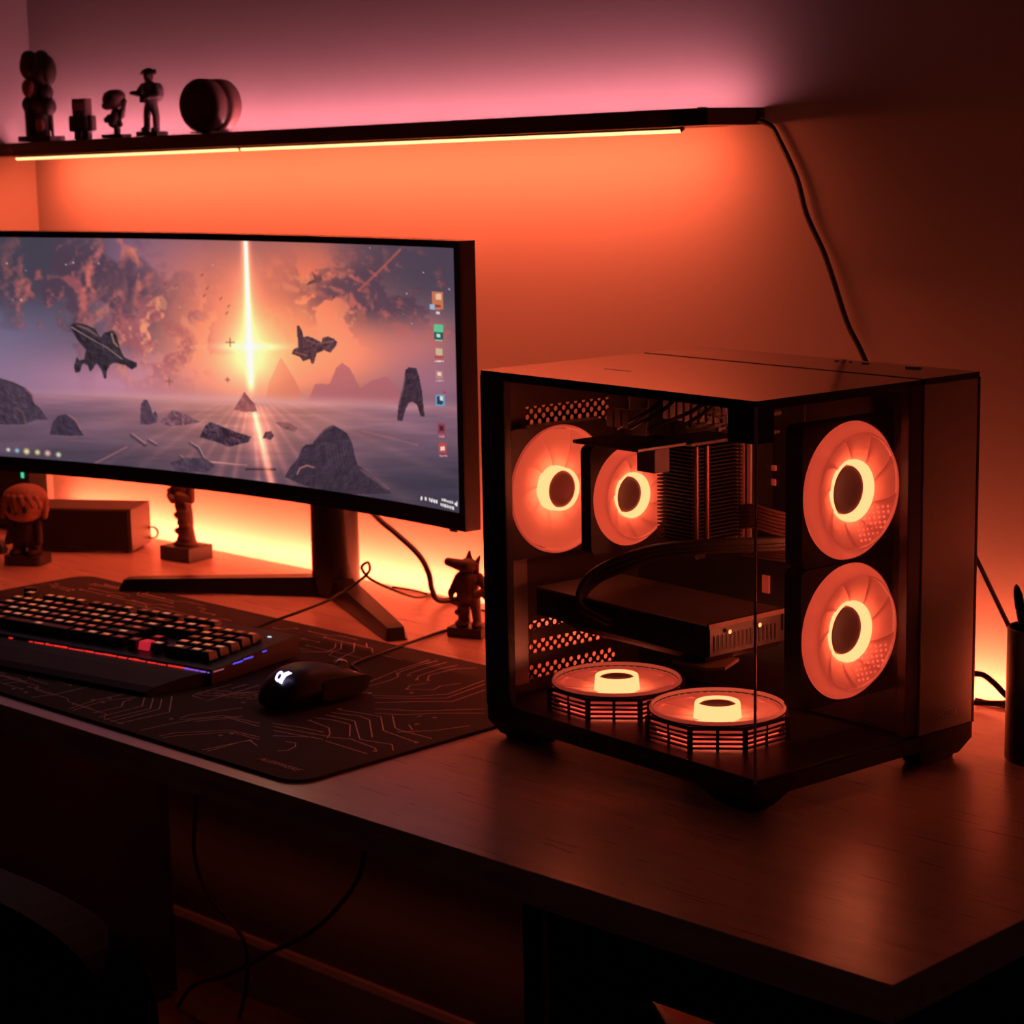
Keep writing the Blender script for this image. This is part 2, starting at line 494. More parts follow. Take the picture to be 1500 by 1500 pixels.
# ground plain
g = sm(-3, 3, Y-HZ)
gx = np.abs(X-370)
base = np.zeros(I.shape)
near = np.clip((Y-HZ)/110, 0, 1)[..., None]
w = np.exp(-(gx/170)**2)[..., None]
base = (np.array((150, 108, 132))*(1-w)+np.array((226, 142, 126))*w)*(1-near)+(np.array((68, 62, 80))*(1-w)+np.array((112, 80, 94))*w)*near
ang = np.arctan2(X-368, np.maximum(Y-565, 4))
ray = .5+.5*np.sin(ang*34+3*vnoise(ang*9+50, np.zeros_like(ang)+3, 5))
stry = fbm(X*.35, Y*3.2, 26, 4, 40)
base = base*(0.80+.28*stry[..., None])+np.array((66, 34, 26))*((ray**3)*np.exp(-np.abs(ang)*1.1)*(.25+.75*stry))[..., None]
I = I*(1-g[..., None])+base*g[..., None]
blend((232, 160, 160), np.exp(-((Y-HZ)/8)**2)*np.exp(-(gx/300)**2)*.6)
dab([(130, 684), (180, 658)], 1.3, (184, 116, 118), .7, .1)
dab([(300, 679), (356, 684)], 1.6, (226, 150, 134), .8, .4)
dab([(355, 690), (398, 690)], 2.0, (40, 26, 38), .9, .2)
dab([(530, 632), (610, 652)], 1.8, (160, 104, 106), .6, .5)
# light beam with its flare
add((110, 76, 46), np.exp(-((X-367)/18)**2)*sm(585, 470, Y)*sm(330, 470, Y)*.7)
add((90, 92, 56), np.exp(-((X-367)/44)**2-((Y-520)/46)**2))
add((70, 70, 50), np.exp(-((X-370)/46)**2-((Y-508)/5)**2))
add((190, 90, 50), np.exp(-((X-367)/5.5)**2)*sm(588, 560, Y))
add((255, 235, 190), np.exp(-((X-367.5)/2.1)**2)*sm(572, 545, Y))
xb = 371+(Y-605)*.19
add((210, 110, 66), np.exp(-((X-xb)/(3+(Y-600).clip(0)*.02))**2)*sm(598, 612, Y)*(1-.35*sm(620, 700, Y)))
add((90, 46, 30), np.exp(-((X-xb)/20)**2)*sm(590, 612, Y)*sm(720, 640, Y))
# rocks and ruins
poly(A1([(-60, 900), (0, 912), (70, 932), (140, 965), (185, 1005), (192, 1060), (225, 1090), (270, 1160), (200, 1165), (120, 1195), (-60, 1200)]), (70, 55, 70), .95, .7)
dab(A1([(150, 975), (182, 1010), (190, 1050)]), 1.6, (150, 96, 100), .8, .3)
dab(A1([(80, 1090), (120, 1120), (135, 1185)]), 2, (120, 86, 96), .6, .3)
poly(A1([(278, 1252), (298, 1180), (335, 1138), (375, 1126), (415, 1140), (452, 1180), (476, 1240), (490, 1258), (380, 1262)]), (62, 50, 66), .95, .6)
dab(A1([(400, 1132), (440, 1162), (470, 1220)]), 1.4, (176, 110, 108), .8, .3)
poly(A1([(836, 1185), (848, 1060), (868, 1032), (890, 1034), (910, 1085), (920, 1120), (935, 1095), (948, 1130), (940, 1170), (900, 1185)]), (84, 62, 80), .95, .5)
poly(A1([(960, 1170), (1040, 1095), (1100, 1110), (1160, 1140), (1210, 1165), (1120, 1185), (1000, 1195)]), (112, 74, 90), .7, 1.4)
poly(A1([(1200, 1260), (1240, 1185), (1270, 1165), (1310, 1180), (1360, 1200), (1420, 1225), (1520, 1255), (1500, 1290), (1380, 1320), (1300, 1290)]), (66, 48, 62), .95, 1.4)
for a in ([(780, 1250), (860, 1310)], [(885, 1285), (930, 1312)], [(1140, 1300), (1190, 1330), (1220, 1395)], [(1070, 1380), (1095, 1400)]):
    dab(A1(a), 3.4, (62, 48, 62), .8, .6); dab(A1([(x+5, y-8) for x, y in a]), 1.2, (206, 150, 150), .8, .4)
poly(A1([(1010, 1420), (1100, 1390), (1220, 1390), (1290, 1430), (1240, 1480), (1040, 1470)]), (60, 50, 66), .7, 1.0)
poly(A2([(34, 872), (60, 830), (90, 782), (112, 812), (140, 842), (150, 880), (90, 882)]), (150, 84, 84), .9, .5)
poly(A2([(836, 920), (846, 830), (864, 770), (878, 715), (882, 668), (900, 655), (938, 660), (950, 700), (962, 770), (972, 898), (952, 895), (936, 840), (915, 825), (896, 832), (880, 862), (862, 920)]), (64, 46, 60), .97, .7)
dab(A2([(846, 840), (866, 780), (880, 700)]), 1.3, (150, 92, 98), .7, .3)
poly(A2([(-20, 1030), (-10, 980), (30, 975), (70, 1010), (40, 1040)]), (70, 46, 58), .9, 1.2)
poly(A2([(170, 1010), (185, 980), (215, 975), (228, 1000), (210, 1020)]), (84, 52, 60), .9, .8)
poly(A2([(230, 930), (300, 930), (345, 960), (330, 980), (270, 960)]), (120, 72, 76), .7, 1.2)
poly(A2([(272, 1205), (300, 1160), (340, 1112), (362, 1060), (385, 1040), (412, 1040), (440, 1005), (475, 965), (520, 943), (560, 965), (590, 985), (612, 1035), (622, 1090), (634, 1140), (700, 1190), (760, 1240), (800, 1285), (600, 1290), (400, 1260)]), (62, 48, 62), .97, .55)
dab(A2([(430, 1020), (470, 975), (520, 948)]), 1.4, (124, 82, 90), .7, .4)
dab(A2([(335, 1190), (350, 1160), (385, 1146), (420, 1156)]), 1.2, (196, 122, 112), .9, .2)
for k in range(7):
    x = 480+k*17
    dab(A2([(x, 1030+k*5), (x+10, 1100), (x+18, 1150)]), .8, (110, 88, 100), .5, .5)
dab(A2([(650, 1165), (720, 1215), (780, 1260)]), 3, (132, 96, 104), .5, 1.2)
# ships
poly(A1([(436, 585), (455, 570), (490, 566), (535, 575), (590, 600), (622, 655), (645, 622), (700, 608), (722, 640), (738, 720), (760, 770), (800, 790), (838, 805), (836, 830), (800, 848), (765, 822), (700, 806), (672, 820), (650, 856), (645, 905), (630, 905), (616, 850), (590, 812), (560, 850), (548, 866), (532, 824), (505, 812), (482, 868), (455, 868), (448, 835), (470, 770), (485, 795), (515, 785), (528, 728), (480, 672)]), (52, 42, 52), .97, .9)
dab(A1([(445, 590), (560, 660), (660, 715), (745, 782)]), 1.1, (176, 136, 124), .85, .3)
dab(A1([(690, 630), (702, 680), (725, 710)]), 1.6, (206, 160, 120), .8, .6)
dab(A1([(480, 580), (540, 600), (600, 640)]), 1.4, (140, 104, 98), .7, .8)
dab(A1([(470, 620), (520, 690)]), 2.5, (34, 26, 36), .8, .4)
poly(A2([(358, 456), (370, 452), (384, 480), (390, 510), (412, 506), (440, 516), (476, 535), (484, 512), (510, 506), (540, 518), (555, 535), (545, 556), (520, 588), (490, 575), (452, 590), (436, 640), (424, 640), (418, 618), (385, 630), (365, 606), (328, 594), (340, 570), (362, 560)]), (84, 54, 62), .97, .8)
dab(A2([(400, 520), (450, 545), (530, 530)]), 1.3, (150, 96, 92), .7, .5)
dab(A2([(345, 585), (400, 600)]), 1.6, (190, 110, 90), .6, .5)
poly(A2([(408, 262), (430, 238), (452, 228), (444, 190), (462, 215), (486, 205), (490, 230), (470, 248), (450, 246), (430, 252)]), (112, 66, 70), .9, .5)
for cx, cy, s in ((339, 502, 6), (247, 560, 5), (333, 557, 3)):
    dab([(cx-s, cy), (cx+s, cy)], 1.4, (140, 84, 74), .8, .1); dab([(cx, cy-s), (cx, cy+s)], 1.4, (140, 84, 74), .8, .1)
for cx, cy in ((263, 420), (309, 423), (304, 434), (339, 449), (336, 459), (302, 404), (328, 438), (247, 418)):
    dab([(cx-1.5, cy+1.5), (cx+1.5, cy-1.5)], 1.2, (120, 70, 72), .8, .1)
# stars
for cx, cy, s in ((2, 367, 2), (18, 390, 1.4), (104, 391, 1.2), (115, 388, 1.5), (152, 389, 1.3), (36, 443, 1.6), (45, 400, .9), (24, 443, .8), (600, 428, 1.2), (594, 458, .8), (625, 397, 1), (662, 421, 1.3), (606, 472, .9), (548, 362, .9), (318, 389, .9)):
    dab([(cx, cy), (cx+.1, cy)], s, (235, 225, 235), .95, .1)
# desktop icons, taskbar and clock
def rect(cx, cy, w, h, c, k=.95): poly([(cx-w/2, cy-h/2), (cx+w/2, cy-h/2), (cx+w/2, cy+h/2), (cx-w/2, cy+h/2)], c, k)
rect(645, 438, 16, 26, (206, 120, 84)); rect(646, 432, 8, 8, (236, 196, 160)); rect(645, 446, 9, 4, (150, 60, 50)); rect(637, 447, 7, 7, (150, 190, 220)); rect(645, 456, 5, 4, (220, 214, 214))
rect(645, 479, 13, 12, (96, 200, 150)); rect(645, 490, 13, 12, (40, 90, 84)); rect(645, 489, 5, 5, (200, 230, 220)); rect(645, 496, 11, 1.6, (150, 220, 190))
rect(645, 513, 10, 10, (206, 186, 150)); rect(645, 521, 13, 4, (190, 70, 66)); rect(645, 527, 13, 1.8, (226, 214, 206))
rect(645, 547, 11, 12, (190, 130, 120)); rect(645, 546, 5, 5, (240, 220, 220)); rect(645, 556, 12, 1.5, (206, 170, 180))
rect(645, 585, 13, 17, (104, 160, 190)); rect(645, 585, 9, 12, (36, 60, 84)); rect(647, 582, 5, 6, (230, 230, 220)); rect(652, 573, 3, 3, (170, 50, 50))
rect(646, 627, 11, 15, (150, 60, 72)); rect(646, 627, 6, 8, (50, 40, 60)); rect(646, 639, 8, 3, (220, 120, 130))
rect(647, 656, 11, 15, (190, 74, 76)); rect(647, 657, 6, 6, (250, 220, 200)); rect(648, 668, 11, 2.2, (214, 130, 130))
for cx, cy, w, c in ((4, 665, 6, (226, 240, 236)), (17, 666, 7, (150, 206, 230)), (31, 667, 9, (244, 234, 160)), (47, 668, 8, (238, 228, 140)), (62, 669, 9, (246, 188, 166)), (78, 671, 8, (226, 230, 190))):
    dab([(cx, cy), (cx+.1, cy)], w*.55, c, 1, .05)
xx = [614, 620, 626, 629.5, 633, 636]
for i, cx in enumerate(xx): rect(cx, 732.5+i*.95, 2.6, 5, (246, 240, 240))
for i in range(7):
    rect(644.6+i*2.5, 734+i*.75, 1.7, 3.6, (244, 234, 234)); rect(643+i*2.9, 741.5+i*.85, 2.1, 4.4, (246, 238, 232))
poly([(661.5, 740.5), (667, 736.5), (667, 744.5)], (246, 240, 240), .95)
I = np.clip(I, 0, 255)/255
LIN = np.where(I <= .04045, I/12.92, ((I+.055)/1.055)**2.4)
ZZ = STP+(SB-STP)*T
AA = np.broadcast_to(A, X.shape)
co = np.stack([CX+(RC-.0012)*np.sin(AA)-mon_o.x, CY+(RC-.0012)*np.cos(AA)-mon_o.y, ZZ], -1).reshape(-1, 3)
idx = np.arange(NXS*NYS).reshape(NYS, NXS)
quads = np.stack([idx[:-1, :-1], idx[1:, :-1], idx[1:, 1:], idx[:-1, 1:]], -1).reshape(-1, 4)
# panel face normal towards the room (-y)
me = bpy.data.meshes.new('screen')
me.vertices.add(len(co)); me.vertices.foreach_set('co', co.astype(np.float32).ravel())
me.loops.add(quads.size); me.loops.foreach_set('vertex_index', quads[:, ::-1].astype(np.int32).ravel())
me.polygons.add(len(quads)); me.polygons.foreach_set('loop_start', np.arange(0, quads.size, 4, dtype=np.int32))
me.update(calc_edges=True)
ca = me.color_attributes.new('picture', 'FLOAT_COLOR', 'POINT')
ca.data.foreach_set('color', np.concatenate([LIN.reshape(-1, 3), np.ones((len(co), 1))], 1).astype(np.float32).ravel())
m, nt, N, L, b = mat('screen_picture')
at = N.new('ShaderNodeAttribute'); at.attribute_name = 'picture'
b.inputs['Base Color'].default_value = (.01, .01, .01, 1); b.inputs['Roughness'].default_value = .45
L.new(at.outputs['Color'], b.inputs['Emission Color']); b.inputs['Emission Strength'].default_value = .95
me.materials.append(m)
so = bpy.data.objects.new('screen', me); COL.objects.link(so); so.parent = mon
so['label'] = 'glowing screen with a space battle wallpaper'

# stand
st = MB().prism(rrect(-.041, .032, -.03, .03, .027), .0, .34)
rot = Matrix.Rotation(.097, 4, 'Z')
o = st.build('stand_column', BLACKS, mon, True); o.rotation_euler = (0, 0, .097)
MB().box(-.05, .05, -.1565, -.0305, .30, .39, bev=.006).build('mount_bracket', BLACK, mon)
def foot(tip, lift=0):
    t = Vector(tip); dirv = Vector((t.x, t.y, 0)); Ln = dirv.length
    M = Matrix.Rotation(math.atan2(t.y, t.x), 4, 'Z')
    f = MB()
    # tapering bar, flat top, sloped tip
    sec = []
    for x, w, h in ((.0, .021, .030), (Ln-.03, .017, .0185), (Ln-.008, .0165, .017), (Ln, .015, .004)):
        sec.append([f.bm.verts.new(M @ Vector((x, yy*w, zz))) for yy, zz in ((-1, .0005+lift*x/Ln), (1, .0005+lift*x/Ln), (.72, h+lift*x/Ln), (-.72, h+lift*x/Ln))])
    for i in range(len(sec)-1):
        for k in range(4):
            f.bm.faces.new((sec[i][k], sec[i][(k+1) % 4], sec[i+1][(k+1) % 4], sec[i+1][k]))
    f.bm.faces.new(sec[0]); f.bm.faces.new(sec[-1][::-1])
    f.build('stand_foot', BLACKS, mon)
foot((-.275, -.200), .0036); foot((.292, -.146))
# ------------------------------------------------------------------ computer
PW, PD, PZ0, PZ1 = .4243, .3423, .0193, .4193
pc = empty('computer_case', (-.3417, .2575, 0), -.1003, 'black glass-sided desktop computer with six glowing orange fans', 'computer')
# local axes: x runs from -PW (left) to 0 (right), y from 0 (front glass) back, z up
RED = (1, .105, .048)
def glass(name):
    m, nt, N, L, b = mat(name)
    N.remove(b)
    fr = N.new('ShaderNodeFresnel'); fr.inputs[0].default_value = 1.42
    tr = N.new('ShaderNodeBsdfTransparent'); tr.inputs[0].default_value = (.93, .91, .91, 1)
    gl = N.new('ShaderNodeBsdfGlossy'); gl.inputs['Roughness'].default_value = .03
    mx = N.new('ShaderNodeMixShader')
    ge = N.new('ShaderNodeNewGeometry'); sb = N.new('ShaderNodeMath'); sb.operation = 'SUBTRACT'; sb.use_clamp = True
    L.new(fr.outputs[0], sb.inputs[0]); L.new(ge.outputs['Backfacing'], sb.inputs[1])   # reflect on the outer faces only
    L.new(sb.outputs[0], mx.inputs[0]); L.new(tr.outputs[0], mx.inputs[1]); L.new(gl.outputs[0], mx.inputs[2])
    L.new(mx.outputs[0], N['Material Output'].inputs[0])
    return m
GLASS = glass('tempered_glass')
def vent(name, scale, rows=None):
    """steel sheet with real see-through hexagonal-pitch round holes"""
    m, nt, N, L, b = mat(name)
    b.inputs['Base Color'].default_value = (.03, .024, .024, 1); b.inputs['Roughness'].default_value = .4
    tc = N.new('ShaderNodeTexCoord'); sp = N.new('ShaderNodeSeparateXYZ')
    L.new(tc.outputs['Object'], sp.inputs[0])
    def mth(op, a, bb=None, c=None):
        n = N.new('ShaderNodeMath'); n.operation = op
        for i, x in enumerate((a, bb, c)):
            if x is None: continue
            if isinstance(x, (int, float)): n.inputs[i].default_value = x
            else: L.new(x, n.inputs[i])
        return n.outputs[0]
    yy = mth('DIVIDE', sp.outputs[1], scale); zz = mth('DIVIDE', sp.outputs[2], scale)
    def cell(oy, oz):
        a = mth('SUBTRACT', mth('FRACT', mth('ADD', yy, oy)), .5); c = mth('SUBTRACT', mth('FRACT', mth('ADD', zz, oz)), .5)
        return mth('ADD', mth('MULTIPLY', a, a), mth('MULTIPLY', c, c))
    dmin = mth('MINIMUM', cell(0, 0), cell(.5, .5))
    hole = mth('LESS_THAN', dmin, .062)
    tr = N.new('ShaderNodeBsdfTransparent'); mx = N.new('ShaderNodeMixShader')
    L.new(hole, mx.inputs[0]); L.new(b.outputs[0], mx.inputs[1]); L.new(tr.outputs[0], mx.inputs[2])
    L.new(mx.outputs[0], N['Material Output'].inputs[0])
    return m
VENT = vent('vent_sheet', .0122)

base = MB()
base.prism(rrect(-PW, 0, 0, PD, .004, 3), PZ0, .036)
base.box(-PW+.004, -.001, .004, .226, .036, .0395, bev=.001)
base.build('base_tray', CASEM, pc)
def pcfoot(x0, x1, y0, y1, tx0, tx1, ty0, ty1):
    f = MB().prism([(x0, y0), (x1, y0), (x1, y1), (x0, y1)], PZ0-.0003, .004, top=[(x0+tx0, y0+ty0), (x1-tx1, y0+ty0), (x1-tx1, y1-ty1), (x0+tx0, y1-ty1)])
    f.box(x0+tx0+.004, x1-tx1-.004, y0+ty0+.004, y1-ty1-.004, 0.0004, .004)
    f.build('foot', BLACKM, pc)
pcfoot(-.083, -.001, .001, .05, .018, .012, .008, .01)
pcfoot(-PW+.001, -.325, .001, .05, .016, .018, .006, .01)
pcfoot(-.05, -.001, .252, PD-.001, .012, .004, .01, .018)
pcfoot(-PW+.001, -.36, .29, PD-.001, .012, .01, .01, .012)

tp = MB().prism(rrect(-PW, 0, 0, .2475, .003, 3), .4145, PZ1).prism(rrect(-PW, 0, .2488, PD, .003, 3), .4145, PZ1+.0006).box(-PW+.003, -.003, .2474, .249, .4145, .4186)
top = tp.build('top_panel', [CASETOP, CASEM], pc)
for p in top.data.polygons:
    if p.normal.z < .9: p.material_index = 1
for x, r in ((-.186, .0028), (-.176, .0022), (-.166, .0022), (-.144, .0045)):
    MB().lathe([(0, 0), (r, 0), (r, .0008), (r*.7, .0012), (0, .0012)], 16, Matrix.Translation((x, .323, PZ1+.0006))).build('port', GREYM, pc, True)
MB().prism(rrect(-.088, -.066, .318, .330, .0058), PZ1+.0006, PZ1+.0022).build('power_button', CHROME, pc)
MB().box(-.330, -.285, .1003, .1011, PZ1, PZ1+.0003).build('scratch_mark', GREYM, pc)

MB().box(-PW, -.3835, 0, .011, .036, .4145, bev=.001).build('corner_post', CASEM, pc)
wall = MB()
wall.box(-PW, -PW+.003, .0112, .062, .036, .4145)                       # solid front strip of the rear wall
wall.box(-PW, -PW+.003, .2, PD-.004, .036, .4145)
for z0, z1 in ((.036, .054), (.0705, .0835), (.0995, .112), (.1225, .345), (.372, .4145)):
    wall.box(-PW, -PW+.003, .062, .2, z0, z1)
wall.box(-PW+.003, -PW+.0034, .0662, .0668, .05, .13)
wall.build('rear_wall', P('inner_steel', (.10, .07, .065), .35, .6), pc)
for z0, z1 in ((.054, .0705), (.0835, .0995), (.112, .1225), (.345, .372)):
    MB().box(-PW+.001, -PW+.002, .062, .2, z0, z1).build('vent_grille', VENT, pc)
MB().box(-PW+.0035, -PW+.006, .0113, .06, .05, .20, bev=.001).build('inner_trim_plate', P('satin_inner', (.35, .3, .3), .4, .9), pc)
tray = MB().box(-PW+.0035, -.013, .236, .2395, .0398, .4143)
tray.build('motherboard_tray', P('tray_steel', (.05, .04, .04), .4, .5), pc)
MB().box(-PW, 0, PD-.0035, PD, .036, .4145).build('back_panel', CASEM, pc)
fp = MB()
fp.box(-.02, 0, .2495, PD-.0036, .0365, .4144, bev=.0015)
fr = fp.build('front_cover', FRONTM, pc)
MB().box(-.0002, .0004, .275, .324, .0585, .0595).build('badge_line', P('badge_silver', (.95, .7, .68), .5), fr)
Mt = Matrix.Translation((0, .2755, .0505)) @ Matrix(((0, 0, 1, 0), (1, 0, 0, 0), (0, 1, 0, 0), (0, 0, 0, 1)))
text_obj('badge_lettering', 'HYSTORE', .0088, P('badge_grey', (.85, .6, .58), .5), fr, .0003, 0, Mt)
MB().box(-.013, -.0008, .2285, .2490, .0398, .4144, bev=.001).build('trim_column', P('trim_satin', (.07, .05, .05), .3, .7), pc)
MB().box(-.012, -.0045, .0128, .2283, .409, .4143).box(-.383, -.013, .0045, .0125, .409, .4143).build('top_rail', BLACK, pc)
MB().box(-.043, -.0045, .0045, .031, .376, .4143, bev=.001).build('corner_block', BLACKM, pc)
g1 = MB().box(-.3833, -.0005, .0003, .0038, .0365, .4143).build('side_glass', GLASS, pc)
g2 = MB().box(-.0038, -.0003, .004, .2283, .0365, .4143).build('front_glass', GLASS, pc)
EDGE = P('glass_edge', (.42, .3, .28), .25, 0, coat=1)
MB().box(-.0022, .0003, -.0003, .0022, .0366, .4143, bev=.0008).build('glass_edge_seam', EDGE, pc)

# -- fans -----------------------------------------------------------
def blade_mat(name, e):
    m, nt, N, L, b = mat(name)
    N.remove(b)
    di = N.new('ShaderNodeBsdfDiffuse'); di.inputs[0].default_value = (.80, .66, .62, 1)
    tl = N.new('ShaderNodeBsdfTranslucent'); tl.inputs[0].default_value = (.85, .7, .66, 1)
    mx = N.new('ShaderNodeMixShader'); mx.inputs[0].default_value = .45
    em = N.new('ShaderNodeEmission'); em.inputs[0].default_value = (1, .10, .062, 1); em.inputs[1].default_value = e
    ad = N.new('ShaderNodeAddShader')
    L.new(di.outputs[0], mx.inputs[1]); L.new(tl.outputs[0], mx.inputs[2])
    L.new(mx.outputs[0], ad.inputs[0]); L.new(em.outputs[0], ad.inputs[1])
    L.new(ad.outputs[0], N['Material Output'].inputs[0])
    return m
BLADE = blade_mat('lit_fan_blade', .13)
RING = blade_mat('lit_fan_ring', .19)
HUBL = glow('fan_led_ring', (1, .26, .10), 3.6)
BOARD = glow('fan_led_board', (1, .15, .06), 24)
HUBM = P('fan_hub', (.10, .045, .04), .5, emit=(1, .09, .05), es=.045)
DOTM = blade_mat('painted_mesh_glint', .9)

def blades(parent, R, rin, n, z_of, cover=1.12, pitch=.0016, thick=.0008):
    for k in range(n):
        mb = MB(); nr, na = 7, 7
        top, bot = [], []
        for i in range(nr+1):
            t = i/nr; r = rin+(R-rin)*t
            rowt, rowb = [], []
            for j in range(na+1):
                s = j/na-.5
                a = 2*PI*(k+s*cover)/n+.35*t
                z = z_of(t)+pitch*s*2
                rowt.append(mb.bm.verts.new((r*math.cos(a), r*math.sin(a), z)))
                rowb.append(mb.bm.verts.new((r*math.cos(a), r*math.sin(a), z-thick)))
            top.append(rowt); bot.append(rowb)
        for i in range(nr):
            for j in range(na):
                mb.bm.faces.new((top[i][j], top[i+1][j], top[i+1][j+1], top[i][j+1]))
                mb.bm.faces.new((bot[i][j], bot[i][j+1], bot[i+1][j+1], bot[i+1][j]))
        for i in range(nr):
            mb.bm.faces.new((top[i][0], bot[i][0], bot[i+1][0], top[i+1][0]))
            mb.bm.faces.new((top[i][na], top[i+1][na], bot[i+1][na], bot[i][na]))
        for j in range(na):
            mb.bm.faces.new((top[0][j], top[0][j+1], bot[0][j+1], bot[0][j]))
            mb.bm.faces.new((top[nr][j], bot[nr][j], bot[nr][j+1], top[nr][j+1]))
        mb.build('fan_blade', BLADE, parent, True, 30)

def square_frame(R, half, z0, z1, seg=12):
    """square plate with a round opening"""
    mb = MB()
    oc = rrect(-half, half, -half, half, .008, 4)
    outer = []
    for i in range(len(oc)):
        (xa, ya), (xb, yb) = oc[i], oc[(i+1) % len(oc)]
        m_ = 14 if math.hypot(xb-xa, yb-ya) > half else 1
        outer += [(xa+(xb-xa)*k/m_, ya+(yb-ya)*k/m_) for k in range(m_)]
    n = len(outer)
    rows = []
    for z in (z0, z1):
        o_ = [mb.bm.verts.new((x, y, z)) for x, y in outer]
        i_ = [mb.bm.verts.new((R*math.cos(math.atan2(y, x)), R*math.sin(math.atan2(y, x)), z)) for x, y in outer]
        rows.append((o_, i_))
    (o0, i0), (o1, i1) = rows
    for k in range(n):
        k2 = (k+1) % n
        mb.bm.faces.new((o0[k], o0[k2], o1[k2], o1[k])); mb.bm.faces.new((i0[k], i1[k], i1[k2], i0[k2]))
        mb.bm.faces.new((o1[k], o1[k2], i1[k2], i1[k])); mb.bm.faces.new((o0[k], i0[k], i0[k2], o0[k2]))
    return mb

def fan(kind, R, half=None, frame_mb=None, zback=-.024):
    """local +z faces the viewer side; returns the frame, which carries the other pieces"""
    f = (frame_mb or square_frame(R*1.0, half or R*1.02, zback, -.001)).build('case_fan', FANFR, pc)
    rh = R*.335
    if kind == 'proud':            # hub stands out of the disc, glowing round its side
        MB().lathe([(R*.998, 0), (R*.985, .0022), (R*.962, .0022), (R*.945, -.004), (R*.945, -.014), (R*.998, -.014)], 64, closed=True).build('fan_ring', RING, f, True)
        blades(f, R*.935, rh*1.0, 9, lambda t: -.0115+.0075*t**1.3, pitch=.0009)
        MB().lathe([(rh*1.05, -.0215), (rh*1.45, -.0215), (rh*1.45, -.0225), (rh*1.05, -.0225)], 40, closed=True).build('led_board', BOARD, f)
        MB().lathe([(rh*1.06, -.014), (rh*1.0, .0035), (rh*.97, .0055), (rh*.90, .0055), (rh*.88, .002), (rh*.88, -.014)], 48, closed=True).build('hub_light', HUBL, f, True)
        MB().lathe([(0, .0020), (rh*.55, .0022), (rh*.6, .003), (rh*.75, .003), (rh*.86, .001), (rh*.86, -.014), (0, -.014)], 48).build('hub', HUBM, f, True)
    else:                          # disc stands out of the ring, hub sunk in a glowing well
        MB().lathe([(R*.998, -.004), (R*.985, -.001), (R*.84, .0115), (R*.82, .0115), (R*.82, .009), (R*.97, -.006), (R*.97, -.016), (R*.998, -.016)], 64, closed=True).build('fan_ring', RING, f, True)
        blades(f, R*.818, rh*1.32, 9, lambda t: -.001+.0095*t**1.1, pitch=.0009)
        MB().lathe([(rh*1.46, -.0125), (rh*1.75, -.0125), (rh*1.75, -.0135), (rh*1.46, -.0135)], 40, closed=True).build('led_board', BOARD, f)
        MB().lathe([(rh*1.34, -.001), (rh*1.33, .0022), (rh*1.30, .003), (rh*1.27, .002), (rh*1.24, -.0095), (rh*1.07, -.0098), (rh*1.07, -.0125), (rh*1.34, -.0125)], 48, closed=True).build('hub_light', HUBL, f, True)
        MB().lathe([(0, -.0075), (rh*.6, -.0075), (rh*.66, -.0066), (rh*.8, -.0066), (rh*.86, -.0058), (rh*1.02, -.0062), (rh*1.06, -.008), (rh*1.06, -.016), (0, -.016)], 48).build('hub', HUBM, f, True)
    return f

def slat_frame(R):
    """low octagonal grille of rails and posts under the flat fans"""
    mb = MB(); hz = R*1.0
    c = hz*.44
    oct_ = [(hz, -c), (hz, c), (c, hz), (-c, hz), (-hz, c), (-hz, -c), (-c, -hz), (c, -hz)]
    inn = [(x*.955, y*.955) for x, y in oct_]
    for z in (-.0265, -.0215, -.0165, -.0115, -.0062):
        for k in range(8):
            k2 = (k+1) % 8
            a, b2, c2, d2 = oct_[k], oct_[k2], inn[k2], inn[k]
            mb.prism([a, b2, c2, d2], z, z+.0020 if z < -.01 else z+.004)
    for k in range(8):
        k2 = (k+1) % 8
        for t, w in ((0, .003), (.5, .0017)):
            x = oct_[k][0]*(1-t)+oct_[k2][0]*t; y = oct_[k][1]*(1-t)+oct_[k2][1]*t
            mb.cyl((x*.985, y*.985, -.0285), (x*.985, y*.985, -.003), w, seg=8)
    mb.lathe([(R*1.0, -.0035), (R*1.0, -.0012), (R*.95, -.0012), (R*.95, -.0035)], 48, closed=True)
    return mb

TOX = Euler((0, PI/2, 0))
def place(f, loc, rot=None):
    f.location = loc
    if rot: f.rotation_euler = rot
    return f
fr3 = place(fan('sunk', .0725, .0735), (-.027, .170, .309), TOX)
c = copy_tree(fr3, pc); c.location = (-.027, .169, .1605)
for f in (fr3, c):
    # glowing dots on the blades, painting in light reflected from a mesh
    mb = MB()
    for i in range(9):
        for j in range(8):
            yl = .0085+i*.0058; zl = .0215+j*.0052
            rr_ = math.hypot(yl, zl); zt_ = -.001+.0095*max(0, (rr_-.032)/.029)**1.1
            if .034 < rr_ < .058 and yl+zl*.9 > .035:
                mb.lathe([(0, zt_+.0012), (.0013, zt_+.0012), (.0013, zt_)], 8, Matrix.Translation((zl, yl, 0)))
    mb.build('painted_glint_dots', DOTM, f)
place(fan('proud', .074, .0745), (-.398, .094, .277), TOX)
place(fan('sunk', .0565, .06, zback=-.017), (-.282, .098, .283), TOX)
for ux in (.312, .152):
    f = fan('proud', .0735, frame_mb=slat_frame(.0735))
    place(f, (-ux, .1, .0682))
    mb = MB().lathe([(.0655, -.0268), (.0655, -.0055), (.063, -.0055), (.063, -.0268)], 40, closed=True)
    mb.build('diffuser_skirt', blade_mat('lit_skirt', .55), f, True)
